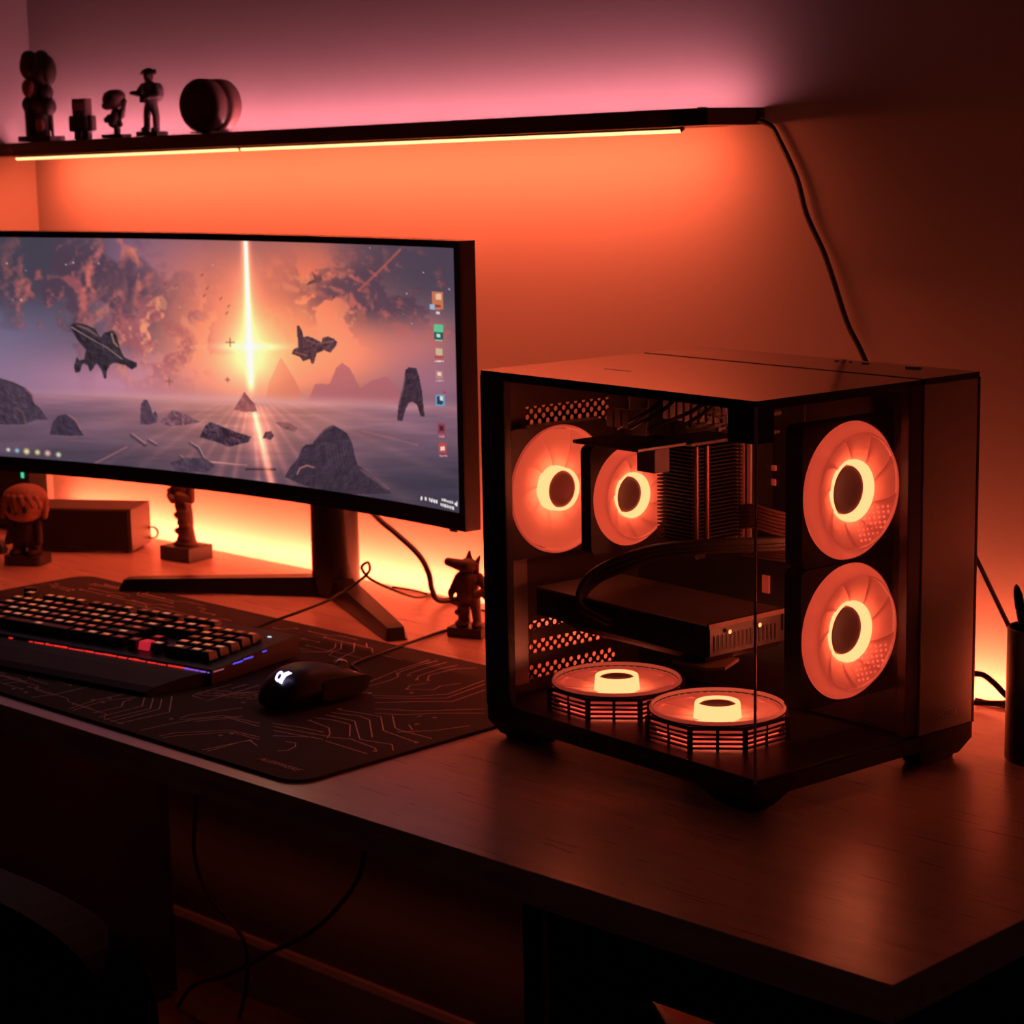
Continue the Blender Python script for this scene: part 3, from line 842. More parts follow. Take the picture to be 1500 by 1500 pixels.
# -- components -----------------------------------------------------
mbd = MB().box(-.40, -.15, .2315, .2355, .085, .392, bev=.0005)
mo = mbd.build('motherboard', PCB, pc)
MB().box(-.398, -.355, .19, .2312, .25, .385, bev=.003).build('port_shroud', P('shroud', (.05, .045, .05), .4, .5), mo)
fins = MB()
for k in range(9): fins.box(-.345+k*.012, -.337+k*.012, .205, .2312, .352, .384, bev=.0005)
fins.build('heat_sink', GREYM, mo)
for i in range(4):
    s = MB().box(-.232+i*.010, -.226+i*.010, .198, .2312, .22, .345, bev=.0006)
    rm = s.build('memory_stick', P('ram_black', (.03, .028, .03), .35, .5), mo)
    MB().box(-.2318+i*.010, -.2262+i*.010, .1955, .1979, .225, .343).build('light_bar', P('ram_bar', (.5, .35, .32), .3, emit=RED, es=.05), rm)
for (x, z, w, h) in ((-.208, .329, .008, .003), (-.206, .323, .008, .003), (-.195, .308, .009, .006), (-.195, .292, .008, .007), (-.205, .175, .01, .02)):
    MB().box(x-w/2, x+w/2, .2285, .2312, z-h/2, z+h/2).build('chip', P('chip_red', (.5, .2, .16), .4, emit=RED, es=.12), mo)
rr = random.Random(4)
for k in range(26):
    x = rr.uniform(-.36, -.17); z = rr.uniform(.345, .39) if k < 18 else rr.uniform(.19, .22)
    MB().cyl((x, .2312, z), (x, .2312-rr.uniform(.004, .012), z), rr.uniform(.002, .004), seg=10).build('capacitor', GREYM, mo, True)
# tower cooler with its second fin stack in front of the glowing fan
ck = MB()
for k in range(26):
    z = .236+k*.0041
    ck.box(-.257, -.203, .112, .19, z, z+.0016)
cool = ck.build('tower_cooler', P('fin_black', (.006, .005, .005), .6), pc)
MB().box(-.259, -.201, .110, .192, .3435, .3475, bev=.001).build('cooler_cap', P('cap_grey', (.2, .18, .2), .4, .6), cool)
for y in (.118, .134):
    MB().cyl((-.2016, y, .238), (-.2016, y, .3425), .0026, seg=12).build('heat_pipe', P('copper', (.4, .17, .11), .35, .8), cool, True)
MB().box(-.31, -.206, .036, .108, .3445, .3485, bev=.001).build('cooler_bracket', P('bracket_grey', (.22, .2, .22), .4, .7), cool)
MB().box(-.24, -.212, .066, .0885, .318, .3443, bev=.001).build('bracket_plate', P('bracket_plate', (.17, .15, .18), .5, .4), cool)
# clutter of plugs near the top
for k, (x0, z0, x1, z1) in enumerate(((-.33, .35, -.29, .402), (-.318, .35, -.27, .40), (-.30, .35, -.21, .398), (-.25, .36, -.20, .40))):
    MB().tube([(x0, .12+.01*k, z0), ((x0+x1)/2+.012, .15, (z0+z1)/2), (x1, .17, z1)], .0022, 8).build('fan_lead', RUBBER, pc, True)
pb = MB().box(-.345, -.31, .12, .15, .372, .392, bev=.002)
for k in range(3): pb.box(-.345+k*.013, -.337+k*.013, .118, .1198, .352, .372)
pb.build('plug_block', P('plug_grey', (.1, .09, .1), .4, .3), pc)
gz = MB()
for k in range(60):
    x = rr.uniform(-.262, -.19); z = rr.uniform(.352, .404); w = rr.uniform(.001, .0045)
    gz.box(x, x+w, .16, .16+rr.uniform(.002, .02), z, z+rr.uniform(.001, .004))
gz.build('connector_cluster', P('connector', (.35, .34, .42), .35, .6), pc)
# graphics card
gp = MB()
sh = [(-.398, .056), (-.122, .05), (-.118, .055), (-.118, .168), (-.122, .172), (-.398, .172)]
gp.prism(sh, .136, .166)
gp.prism([(-.33, .06), (-.128, .058), (-.128, .165), (-.33, .165)], .1275, .136, top=[(-.36, .056), (-.122, .052), (-.12, .17), (-.36, .17)])
gpu = gp.build('graphics_card', P('gpu_shroud', (.03, .024, .024), .32, .2, bump=.05), pc)
MB().box(-.396, -.121, .053, .172, .1663, .1695, bev=.0008).build('backplate', P('backplate', (.20, .16, .16), .36, .6, bump=.15, nscale=120), gpu)
MB().box(-.1177, -.1155, .05, .173, .1665, .172).box(-.1177, -.1155, .163, .173, .148, .168).build('end_bracket', P('bracket_dark', (.012, .008, .008), .5), gpu)
MB().box(-.1154, -.1142, .05, .173, .1668, .172).box(-.1154, -.1142, .1655, .173, .150, .1668).build('bracket_edge', P('bracket_red', (.13, .07, .06), .42, .4), gpu)
for y in (.08, .125, .168):
    MB().cyl((-.1153, y, .160), (-.1135, y, .160), .0024, seg=12).build('screw', CHROME, gpu, True)
vs = MB()
for k in range(16): vs.box(-.1159, -.1155, .062+k*.006, .0645+k*.006, .141, .157)
vs.build('end_vent', P('end_vent_dark', (.022, .014, .014), .5), gpu)
Mt = Matrix.Translation((-.378, .0548, .1415)) @ Matrix.Rotation(math.radians(-1.25), 4, 'Z') @ Matrix.Rotation(PI/2, 4, 'X')
text_obj('lettering', 'GEFORCE RTX', .017, P('dim_lettering', (.085, .05, .05), .5), gpu, .0004, 0, Mt)
MB().box(-.29, -.245, .0505, .053, .146, .158).build('power_socket', BLACK, gpu)
MB().prism([(-.165, .045), (-.115, .045), (-.103, .062), (-.12, .10), (-.165, .10)], .1235, .127).build('support_foot', P('foot_red', (.3, .18, .16), .45, .3), gpu)
cbm = P('braided_cable', (.035, .028, .028), .45, bump=.4, nscale=900)
for k in range(3):
    o_ = .0046*k
    MB().tube([(-.262-o_, .048, .150), (-.312-o_*.3, .047+o_*.4, .162), (-.312+o_*.4, .055+o_, .19-o_*.5), (-.282+o_*.6, .07+o_, .213-o_), (-.238, .09+o_, .231-o_), (-.18, .12+o_, .241-o_), (-.13, .17+o_, .243-o_), (-.11, .2345, .243-o_)], .0042, 10).build('power_cable', cbm, gpu, True)
for k in range(7):
    z = .268-.004*k
    MB().tube([(-.208, .19, z), (-.18, .185, z+.005), (-.155, .19, z+.001), (-.13, .21, z-.005), (-.118, .2345, z-.009)], .0019, 8).build('cable_strand', P('strand', (.16, .08, .07), .45), pc, True)
for k in range(5):
    z = .226-.0032*k
    MB().tube([(-.208, .195, z), (-.18, .195, z+.001), (-.15, .205, z), (-.128, .2345, z-.002)], .0017, 8).build('cable_strand', P('strand2', (.09, .05, .045), .45), pc, True)
# ------------------------------------------------------------------ desk mat
mt = empty('desk_mat', (-1.3, .2715, 0), 0, 'large dark desk mat printed with circuit traces under the keyboard and mouse', 'desk mat')
mtb = MB().prism(rrect(-.585, .525, -.2435, .2435, .028, 8), .0004, .0034)
mtb.build('mat_sheet', P('mat_cloth', (.028, .017, .017), .8, noise=.25, nscale=500, bump=.2), mt)
ed = MB()
ol = rrect(-.586, .526, -.2445, .2445, .029, 8)
ed.tube([(x, y, .0019) for x, y in ol+ol[:1]], .0019, 6, 1)
ed.build('stitched_edge', P('mat_edge', (.012, .009, .009), .8), mt)
TR= [[(-0.982,0.319),(-0.942,0.349),(-0.917,0.384),(-0.931,0.461)],[(-0.973,0.313),(-0.934,0.342),(-0.905,0.371),(-0.917,0.449)],[(-0.954,0.298),(-0.925,0.332),(-0.888,0.364),(-0.897,0.429)],[(-1.019,0.342),(-1.021,0.383),(-1.027,0.403),(-1.045,0.416)],[(-1.034,0.357),(-1.049,0.413),(-1.054,0.438),(-1.061,0.488)],[(-1.043,0.418),(-1.051,0.461),(-1.05,0.493)],[(-1.028,0.421),(-1.033,0.456),(-1.035,0.495)],[(-0.998,0.408),(-1.01,0.422),(-1.016,0.466),(-1.013,0.494)],[(-0.985,0.414),(-1.002,0.433),(-1.002,0.478),(-0.983,0.499)],[(-0.975,0.37),(-0.983,0.383),(-0.975,0.404)],[(-0.973,0.368),(-0.946,0.387),(-0.952,0.405),(-0.943,0.432)],[(-0.919,0.267),(-0.888,0.285),(-0.86,0.318),(-0.821,0.352)],[(-0.934,0.28),(-0.887,0.308),(-0.834,0.366)],[(-0.959,0.206),(-0.936,0.214),(-0.911,0.215),(-0.903,0.214),(-0.866,0.181)],[(-0.959,0.224),(-0.911,0.228),(-0.858,0.188),(-0.848,0.181)],[(-0.961,0.235),(-0.922,0.247),(-0.902,0.243),(-0.844,0.196)],[(-0.964,0.249),(-0.924,0.258),(-0.902,0.261),(-0.855,0.223)],[(-0.896,0.274),(-0.854,0.24),(-0.843,0.237),(-0.789,0.237)],[(-0.855,0.223),(-0.831,0.22),(-0.791,0.215)],[(-0.848,0.181),(-0.805,0.191),(-0.787,0.176)],[(-0.882,0.163),(-0.859,0.175),(-0.809,0.169),(-0.799,0.162)],[(-0.873,0.151),(-0.798,0.148)],[(-0.953,0.195),(-0.912,0.189),(-0.892,0.174),(-0.881,0.16)],[(-0.976,0.158),(-0.936,0.169),(-0.902,0.173)],[(-0.966,0.15),(-0.884,0.165)],[(-0.952,0.139),(-0.88,0.153)],[(-0.935,0.125),(-0.895,0.152)],[(-0.883,0.089),(-0.876,0.098),(-0.881,0.113),(-0.892,0.123),(-0.905,0.119)],[(-1.285,0.442),(-1.273,0.458)],[(-1.231,0.38),(-1.237,0.395),(-1.196,0.431)],[(-1.226,0.47),(-1.208,0.453),(-1.197,0.43)],[(-1.22,0.475),(-1.196,0.453),(-1.193,0.433)],[(-1.207,0.487),(-1.17,0.453),(-1.163,0.433),(-1.153,0.404)],[(-1.194,0.497),(-1.175,0.481)],[(-1.002,0.32),(-0.993,0.328)],[(-0.851,0.259),(-0.832,0.247)],[(-0.869,0.289),(-0.868,0.295)],[(-0.839,0.229),(-0.811,0.261),(-0.795,0.303)],[(-1.449,0.088),(-1.391,0.102),(-1.324,0.131)],[(-1.296,0.036),(-1.286,0.067),(-1.287,0.116)],[(-1.214,0.034),(-1.224,0.078),(-1.222,0.122)],[(-1.205,0.03),(-1.214,0.086),(-1.197,0.123)],[(-1.176,0.045),(-1.174,0.084),(-1.192,0.1),(-1.195,0.114)],[(-1.155,0.038),(-1.158,0.103),(-1.189,0.129)],[(-1.141,0.035),(-1.14,0.102),(-1.178,0.134)],[(-1.127,0.036),(-1.13,0.108),(-1.166,0.138)],[(-1.114,0.034),(-1.11,0.108),(-1.167,0.154)],[(-1.07,0.037),(-1.066,0.081),(-1.058,0.113),(-1.028,0.154)],[(-1.033,0.037),(-1.031,0.057),(-0.991,0.107),(-0.942,0.111)],[(-1.024,0.035),(-1.019,0.053),(-0.984,0.103),(-0.934,0.104)],[(-0.951,0.02),(-0.949,0.04),(-0.941,0.098)],[(-0.941,0.034),(-0.943,0.082),(-0.939,0.095),(-0.916,0.087)],[(-1.078,0.1),(-1.081,0.117),(-1.059,0.178)],[(-1.155,0.181),(-1.158,0.239)],[(-1.151,0.173),(-1.117,0.17),(-1.128,0.26)],[(-1.141,0.226),(-1.143,0.252)],[(-1.128,0.193),(-1.104,0.241)],[(-1.072,0.095),(-1.048,0.141),(-0.988,0.148)],[(-1.052,0.103),(-1.033,0.139),(-0.977,0.139)],[(-1.425,0.073),(-1.385,0.078)],[(-1.383,0.051),(-1.371,0.079)]]
PD_= [(-1.038,0.413),(-1.022,0.416),(-0.998,0.408),(-0.984,0.415),(-0.851,0.3),(-0.956,0.36),(-0.966,0.252),(-0.953,0.195),(-0.791,0.215),(-0.8,0.161),(-0.973,0.368),(-0.846,0.267),(-0.992,0.324),(-1.083,0.091),(-0.978,0.099),(-0.982,0.086),(-0.939,0.095),(-1.077,0.194),(-1.35,0.045),(-1.332,0.067),(-1.323,0.046),(-1.227,0.08),(-1.207,0.081),(-1.218,0.098)]
pr_ = MB()
def ribbon(mb, pts, w, z=.0037):
    L_, R_ = [], []
    n = len(pts)
    for i, (x, y) in enumerate(pts):
        a = Vector(pts[max(i-1, 0)]); b = Vector(pts[min(i+1, n-1)])
        t = (b-a); t = t.normalized() if t.length > 0 else Vector((1, 0))
        nn = Vector((-t.y, t.x))*w/2
        L_.append(mb.bm.verts.new((x+nn.x, y+nn.y, z))); R_.append(mb.bm.verts.new((x-nn.x, y-nn.y, z)))
    for i in range(n-1): mb.bm.faces.new((L_[i], R_[i], R_[i+1], L_[i+1]))
for l in TR:
    l = [(max(-1.87, min(-.782, x))+1.3, max(.036, min(.507, y))-.2715) for x, y in l]
    ribbon(pr_, l, .0015)
for x, y in PD_:
    pr_.lathe([(.0012, .0037), (.0026, .0037)], 12, Matrix.Translation((x+1.3, max(y, .045)-.2715, 0)))
rr = random.Random(3)
# more traces on the part of the mat that lies under and behind the keyboard
for k in range(46):
    x = rr.uniform(-1.84, -1.22); y = rr.choice([rr.uniform(.41, .495), rr.uniform(.05, .14)])
    dx = rr.choice([-1, 1])*rr.uniform(.03, .1); dy = rr.choice([-1, 1])*rr.uniform(.008, .02)
    pts = [(x, y), (x+dx, y), (x+dx*1.2, y+dy), (x+dx*1.8, y+dy)]
    pts = [(max(-1.87, min(-.79, a))+1.3, max(.04, min(.503, b))-.2715) for a, b in pts]
    ribbon(pr_, pts, .001)
    pr_.lathe([(.0011, .0037), (.0024, .0037)], 10, Matrix.Translation((pts[0][0], pts[0][1], 0)))
# comb of short dashes beside the mouse
for k in range(26):
    x = -1.155+.008*(k % 9)+rr.uniform(0, .004); y = .175+.012*(k//9)+.004*(k % 9)
    ribbon(pr_, [(x+1.3, y-.2715), (x+1.3+rr.uniform(.004, .01), y+rr.uniform(.008, .016)-.2715)], .0011)
pr_.build('circuit_print', P('trace_ink', (.95, .64, .67), .6), mt)
text_obj('print_lettering', 'ALERWERE', .0125, P('letter_ink', (.8, .55, .55), .6), mt, .0001, .35, Matrix.Translation((.424, -.2185, .0037)) @ Matrix.Diagonal((1.12, 1, 1, 1)))

# ------------------------------------------------------------------ keyboard
KX, KY, KR = -1.172, .219, math.radians(9.5)
kb = empty('keyboard', (KX, KY, .0036), KR, 'full-size black mechanical keyboard with backlit keys and wrist rest on the desk mat', 'keyboard')
KL, KD = .515, .168
def ktop(y): return .019+.012*y/KD
side = [(0, 0), (KD, .004), (KD, ktop(KD)), (KD-.004, ktop(KD)+.001), (.004, ktop(0)), (0, ktop(0)-.004)]
Mk = Matrix(((0, 0, 1, 0), (1, 0, 0, 0), (0, 1, 0, 0), (0, 0, 0, 1)))
case = MB().prism(side, -KL, 0, Mk)
case.build('case', P('keyboard_case', (.030, .022, .02), .42, .3), kb)
MB().box(-.40, -.36, KD-.03, KD-.012, 0, .004).box(-.12, -.08, KD-.03, KD-.012, 0, .004).build('riser_foot', RUBBER, kb)
rest = MB()
RY = ((-.082, .0005, .005), (-.07, .0005, .0095), (-.03, .0005, .0155), (-.012, .0005, .0165), (-.002, .0005, .0155))
secs = []
for y, za, zb in RY:
    xr_ = -.004+.34*(y+.002)
    secs.append([rest.bm.verts.new((x, y, z)) for x, z in ((-KL+.004, za), (xr_, za), (xr_-.003, zb), (-KL+.006, zb))])
for i in range(len(secs)-1):
    for k in range(4):
        rest.bm.faces.new((secs[i][k], secs[i][(k+1) % 4], secs[i+1][(k+1) % 4], secs[i+1][k]))
rest.bm.faces.new(secs[0]); rest.bm.faces.new(secs[-1][::-1])
rest.build('wrist_rest', P('wrist_rest', (.036, .028, .028), .62, bump=.15, nscale=500), kb)
def key_mb(x, y, w, h, zt):
    mb = MB(); g = .0016; z0 = ktop(y)+.0008
    a = (x-w/2+g, x+w/2-g, y-h/2+g, y+h/2-g); s_ = .0018
    mb.prism([(a[0], a[2]), (a[1], a[2]), (a[1], a[3]), (a[0], a[3])], z0, z0+zt, None, 0,
             [(a[0]+s_, a[2]+s_*.7), (a[1]-s_, a[2]+s_*.7), (a[1]-s_, a[3]-s_*1.2), (a[0]+s_, a[3]-s_*1.2)])
    tz = z0+zt+.00015
    lw = min(w*.55, .0115)
    mb.prism([(x-lw/2, y-.0026), (x+lw/2, y-.0026), (x+lw/2, y+.0034), (x-lw/2, y+.0034)], tz-.0001, tz, None, 1)
    return mb
KEYM = P('keycap', (.022, .016, .016), .38)
def legend(name, c, e): return P(name, (.5, .3, .2), .4, emit=c, es=e)
LEGS = [legend('legend_amber', (1, .2, .07), .62), legend('legend_orange', (1, .13, .06), .42), legend('legend_pale', (1, .32, .18), .55), legend('legend_dim', (1, .12, .07), .16)]
RKEY = P('red_lit_keycap', (.5, .03, .05), .4, emit=(1, .03, .06), es=.45)
U = .0207
rows = [
 [('k', 1), ('g', .9)]+[('k', 1)]*4+[('g', .5)]+[('k', 1)]*4+[('g', .5)]+[('k', 1)]*4+[('g', .25)]+[('k', 1)]*3,
 [('k', 1)]*13+[('k', 2), ('g', .25)]+[('k', 1)]*3+[('g', .25)]+[('k', 1)]*4,
 [('k', 1.5)]+[('k', 1)]*12+[('k', 1.5), ('g', .25)]+[('k', 1)]*3+[('g', .25)]+[('k', 1)]*4,
 [('k', 1.75)]+[('k', 1)]*11+[('k', 2.25), ('g', 3.5)]+[('k', 1)]*4,
 [('k', 2.25)]+[('k', 1)]*10+[('k', 2.75), ('g', 1.25), ('r', 1), ('g', 1.25)]+[('k', 1)]*4,
 [('k', 1.25)]*3+[('k', 6.25)]+[('k', 1.25)]*4+[('g', .25)]+[('k', 1), ('r', 1), ('k', 1)]+[('g', .25), ('k', 2), ('k', 1), ('k', 1)],
]
keys = []
yt = KD-.026
for ri, row in enumerate(rows):
    x = -KL+.024
    y = yt-ri*U-(.004 if ri else 0)
    for t, w in row:
        if t != 'g': keys.append((x+w*U/2, y, w*U, t, ri))
        x += w*U
keys.sort(key=lambda k: -(k[0]*.7-k[1]*.7))            # nearest first
for i, (x, y, w, t, ri) in enumerate(keys[:100]):
    m2 = LEGS[(i*7+ri*3) % 4]
    key_mb(x, y, w, U*.98, .0108).build('key', [RKEY if t == 'r' and ri == 5 else KEYM, RKEY if t == 'r' else m2], kb)
if len(keys) > 100:
    mb = MB()
    for x, y, w, t, ri in keys[100:]:
        mb2 = key_mb(x, y, w, U*.98, .0108); me = bpy.data.meshes.new('t'); mb2.bm.to_mesh(me); mb2.bm.free(); mb.bm.from_mesh(me); bpy.data.meshes.remove(me)
    o = mb.build('key_cluster', [KEYM, LEGS[0]], kb); o['kind'] = 'stuff'
MB().lathe([(0, 0), (.010, 0), (.010, .010), (.0085, .0115), (0, .0115)], 20, Matrix.Translation((-KL+.018, KD-.012, ktop(KD)+.001))).build('volume_knob', BLACKS, kb, True)
# light spilling out under the key plate
li = MB(); rr = random.Random(8)
x = -KL+.03
while x < -.004:
    w = rr.uniform(.004, .016)
    if x < -.36: w = .006; gap = rr.uniform(.02, .05)
    else: gap = rr.uniform(.001, .005)
    x1 = min(x+w, -.003)
    li.box(x, x1, -.0018, .0004, ktop(0)-.0032, ktop(0)-.0019+rr.uniform(-.0004, .0008), None, 1 if x > -.055 else 0)
    x = x1+gap
li.box(-KL+.03, -.003, -.0004, .0003, ktop(0)-.0034, ktop(0)-.003, None, 2)
li.build('front_light_bar', [glow('key_red', (1, .035, .03), .8), glow('key_violet', (.45, .14, 1), .6), BLACK], kb)
si = MB()
for y0, y1, k in ((.004, .022, 0), (.04, .058, 1), (.060, .078, 1), (.096, .104, 1)):
    si.box(-.0006, .0006, y0, y1, ktop(y0)-.0034, ktop(y0)-.0016, None, k)
si.build('side_light_bar', [glow('key_rose', (.8, .2, .3), .35), glow('key_blue', (.13, .09, 1), .9)], kb)
for x, c in ((-.052, (1, .55, .45)), (-.028, (.55, .8, 1))):
    MB().prism(rrect(x-.003, x+.003, yt-.0016, yt+.0016, .0012, 3), ktop(yt), ktop(yt)+.0016).build('indicator_light', glow('indicator', c, 1.2), kb)
inv = Matrix.Translation((KX, KY, .0036)) @ Matrix.Rotation(KR, 4, 'Z')
inv.invert()
kc = [(-1.3245, .392, .016), (-1.335, .44, .020), (-1.3265, .53, .034), (-1.3249, .575, .046), (-1.3178, .60, .0594), (-1.3069, .605, .072), (-1.314, .61, .0815), (-1.326, .612, .078), (-1.3324, .614, .069), (-1.325, .63, .05), (-1.34, .72, .01), (-1.36, .775, .003)]
MB().tube([inv @ Vector(p) for p in kc], .0021, 8).build('cable', RUBBER, kb, True)

# ------------------------------------------------------------------ mouse (nose points to the wall)
mo_ = empty('mouse', (-1.0215, .2545, .0036), math.radians(-4), 'black computer mouse with a glowing white mark on the desk mat', 'mouse')
body = MB()
secs = []
# (y, half width left, half width right, height, floor lift)
prof = [(-.066, .012, .012, .010, .004), (-.0635, .021, .021, .0185, .002), (-.054, .0295, .0295, .0295, .0006), (-.038, .0345, .034, .0385, .0004), (-.018, .0355, .034, .0425, .0004), (.002, .034, .031, .0415, .0004),
        (.022, .0325, .029, .0375, .0004), (.042, .0325, .030, .0315, .0006), (.058, .0325, .0315, .0255, .001), (.068, .029, .0285, .0215, .003), (.0725, .022, .022, .0185, .007)]
NS = 20
for y, wl, wr, h, lf in prof:
    ring = []
    for k in range(NS):
        a = 2*PI*k/NS
        cx_, cz_ = math.cos(a), math.sin(a)
        w = wr if cx_ > 0 else wl
        ex = .62
        px = w*math.copysign(abs(cx_)**ex, cx_)
        pz = lf+(h-lf)*(.5+.5*math.copysign(abs(cz_)**.75, cz_))
        if cz_ > 0: px *= 1-.20*cz_
        ring.append(body.bm.verts.new((px, y, pz)))
    secs.append(ring)
for i in range(len(secs)-1):
    for k in range(NS):
        body.bm.faces.new((secs[i][k], secs[i][(k+1) % NS], secs[i+1][(k+1) % NS], secs[i+1][k]))
body.bm.faces.new(secs[0][::-1]); body.bm.faces.new(secs[-1])
bo = body.build('body', P('mouse_shell', (.022, .017, .017), .42, bump=.03, nscale=600), mo_, True, 60)
sd = bo.modifiers.new('s', 'SUBSURF'); sd.levels = 2; sd.render_levels = 2
pn = MB()
outl = [(-.006, .008), (.004, .0045), (.040, .0045), (.062, .013), (.070, .0205), (.058, .0235), (.036, .0255), (.008, .027), (-.005, .024)]
pn.prism(outl, .0285, .0328, Matrix(((0, 0, 1, 0), (1, 0, 0, 0), (0, 1, 0, 0), (0, 0, 0, 1))))
pn.build('side_panel', P('mouse_side', (.012, .008, .008), .5, bump=.3, nscale=300), mo_)
rim = [(.0312, y, z) for y, z in outl]
MB().tube(rim+rim[:1], .0012, 6, 1).build('panel_rim', P('rim_dark', (.05, .035, .035), .35), mo_)
MB().tube([(0, .072, .0215), (0, .045, .0312), (0, .026, .0372)], .0006, 6, 4).build('button_split', BLACKM, mo_)
MB().lathe([(0, -.0035), (.0085, -.0035), (.0095, -.002), (.0095, .002), (.0085, .0035), (0, .0035)], 24, Matrix.Translation((0, .047, .0282)) @ Matrix.Rotation(PI/2, 4, 'Y')).build('scroll_wheel', CHROME, mo_, True)
# glowing mark: a loop with a flicked tail
Mg = Matrix.Translation((.011, -.0490, .0345)) @ Matrix.Rotation(math.radians(52), 4, 'X') @ Matrix.Scale(1.2, 4)
lg = MB()
ring_o = [(-.0052+.0054*math.cos(t), .0002+.0054*math.sin(t)) for t in [2*PI*k/24 for k in range(24)]]
lg.lathe([(.0028, 0), (.0052, 0), (.0052, .0006), (.0028, .0006)], 24, Mg @ Matrix.Translation((-.0045, 0, 0)), closed=True)
lg.prism([(-.0004, -.0056), (.0042, -.0060), (.0038, -.0020), (.0052, .0022), (.0118, .0062), (.0060, .0068), (.0012, .0048), (-.0012, .0010)], 0, .0007, Mg)
lg.build('glowing_mark', glow('mouse_led', (.62, .58, 1), 2.2), mo_)
inv = Matrix.Translation((-1.0215, .2545, .0036)) @ Matrix.Rotation(math.radians(-4), 4, 'Z') @ Matrix.Diagonal((1.03, 1, 1.16, 1)); inv.invert()
mo_.scale = (1.03, 1, 1.16)
mc = [(-1.0165, .3255, .013), (-1.035, .36, .0068), (-1.085, .385, .0062), (-1.118, .41, .006), (-1.138, .50, .006), (-1.159, .569, .003), (-1.168, .603, .0024), (-1.17, .64, .0022), (-1.15, .72, .0022)]
MB().tube([inv @ Vector(p) for p in mc], .0019, 8).build('cable', RUBBER, mo_, True)
# ------------------------------------------------------------------ ornaments
def sock(name, loc, rz, label, cat, group=None): return empty(name, loc, rz, label, cat, group)

# big-headed figurine, far left of the desk
b = sock('big_headed_figurine', (-2.054, .519, 0), math.radians(32), 'big-headed figurine with a pale red-lit face beside the small speaker', 'figurine')
MB().prism(rrect(-.034, .034, -.026, .026, .012), 0.0003, .016).build('base', BASEM, b)
g = MB()
for s in (-1, 1):
    g.cap((s*.014, 0, .02), (s*.012, 0, .052), .011, .012)
    g.sphere((s*.015, -.008, .020), (.011, .017, .008))
    g.cap((s*.022, -.002, .066), (s*.027, -.010, .042), .007, .006)
    g.sphere((s*.027, -.012, .039), .0065)
g.cap((0, 0, .045), (0, 0, .068), .018, .014)
g.blob('body', P('figurine_dark_clothes', (.045, .022, .02), .6, bump=.3, nscale=200), b, .0013)
h = MB().sphere((0, -.002, .099), (.036, .031, .030)).sphere((0, -.006, .086), (.029, .025, .016))
h.sphere((-.036, 0, .092), (.006, .007, .009)).sphere((.036, 0, .092), (.006, .007, .009))
hd = h.blob('head', P('figurine_face', (.42, .20, .15), .55, noise=.15, nscale=60), b, .0015)
for s in (-1, 1): MB().sphere((s*.0135, -.0300, .094), (.0042, .003, .0068)).build('eye', BLACKS, hd, True)
MB().sphere((0, -.0335, .088), (.003, .003, .0022)).build('nose', BLACKS, hd, True)
hr = MB().sphere((0, .003, .109), (.0375, .0325, .023))
for k in range(9):
    a = PI+PI*(k-.5)/8
    hr.cap((.030*math.cos(a), .027*math.sin(a), .112), (.036*math.cos(a+.15), .0315*math.sin(a+.15), .099-.004*(k % 3)), .006, .003)
for s in (-1, 1): hr.cap((s*.035, .002, .105), (s*.037, -.006, .080), .007, .005)
hr.blob('hair', P('figurine_hair', (.30, .14, .10), .6, noise=.3, nscale=200), b, .0014, 2)

# statue on a square plinth behind the monitor's left part
b = sock('statuette', (-1.880, .710, 0), math.radians(8.4), 'slim brown statuette with folded arms on a square plinth behind the monitor foot', 'statue')
MB().box(-.033, .033, -.028, .028, .0003, .024, bev=.001).build('plinth', BASEM, b)
g = MB()
g.sphere((0, 0, .026), (.022, .018, .008))
g.cap((-.006, .002, .028), (.004, 0, .062), .013, .010); g.cap((.008, 0, .03), (.002, 0, .066), .012, .010)
g.cap((.002, 0, .06), (-.003, 0, .095), .013, .014); g.cap((-.003, 0, .09), (0, 0, .122), .0145, .016)
for k in range(5): g.sphere((.004*(-1)**k, -.009, .035+k*.013), (.012, .006, .006))
g.cap((-.015, 0, .124), (-.026, -.006, .104), .007, .006); g.cap((-.026, -.006, .104), (-.010, -.016, .100), .006, .006)
g.cap((.016, 0, .124), (.020, -.004, .100), .007, .006); g.cap((.020, -.004, .100), (.004, -.016, .108), .006, .006)
g.cap((0, 0, .126), (0, 0, .134), .006)
g.sphere((0, -.002, .144), (.010, .012, .013)).sphere((-.010, -.006, .141), (.006, .004, .004))
g.cap((-.018, 0, .118), (-.031, -.003, .112), .006, .004)
g.blob('figure', FIGM2, b, .0012, 3)

# animal-headed statuette next to the computer
b = sock('animal_headed_statuette', (-1.133, .634, 0), math.radians(20), 'pointy-eared animal-headed statuette on a flat base just left of the computer', 'statue')
MB().box(-.026, .026, -.021, .021, .0003, .0135, bev=.0008).build('plinth', BASEM, b)
g = MB()
g.cap((-.009, 0, .020), (-.010, 0, .058), .0085, .0095); g.cap((.011, 0, .018), (.007, 0, .058), .006, .0085)
g.sphere((-.010, -.005, .017), (.0095, .013, .006)).sphere((.012, -.004, .017), (.007, .011, .006))
for k in range(4): g.sphere((-.010+.003*(-1)**k, -.005, .024+k*.008), (.008, .006, .005))
g.cap((-.002, 0, .058), (-.001, 0, .078), .015, .0165); g.sphere((-.002, -.002, .08), (.0185, .014, .012))
g.cap((-.016, 0, .080), (-.024, -.004, .062), .0062, .0055); g.sphere((-.0255, -.006, .0585), (.005, .005, .006))
g.cap((-.0265, -.006, .056), (-.022, -.006, .046), .0035, .002)
g.cap((.015, 0, .082), (.0265, -.004, .066), .0062, .0055); g.cap((.0265, -.004, .066), (.016, -.014, .058), .0055, .005)
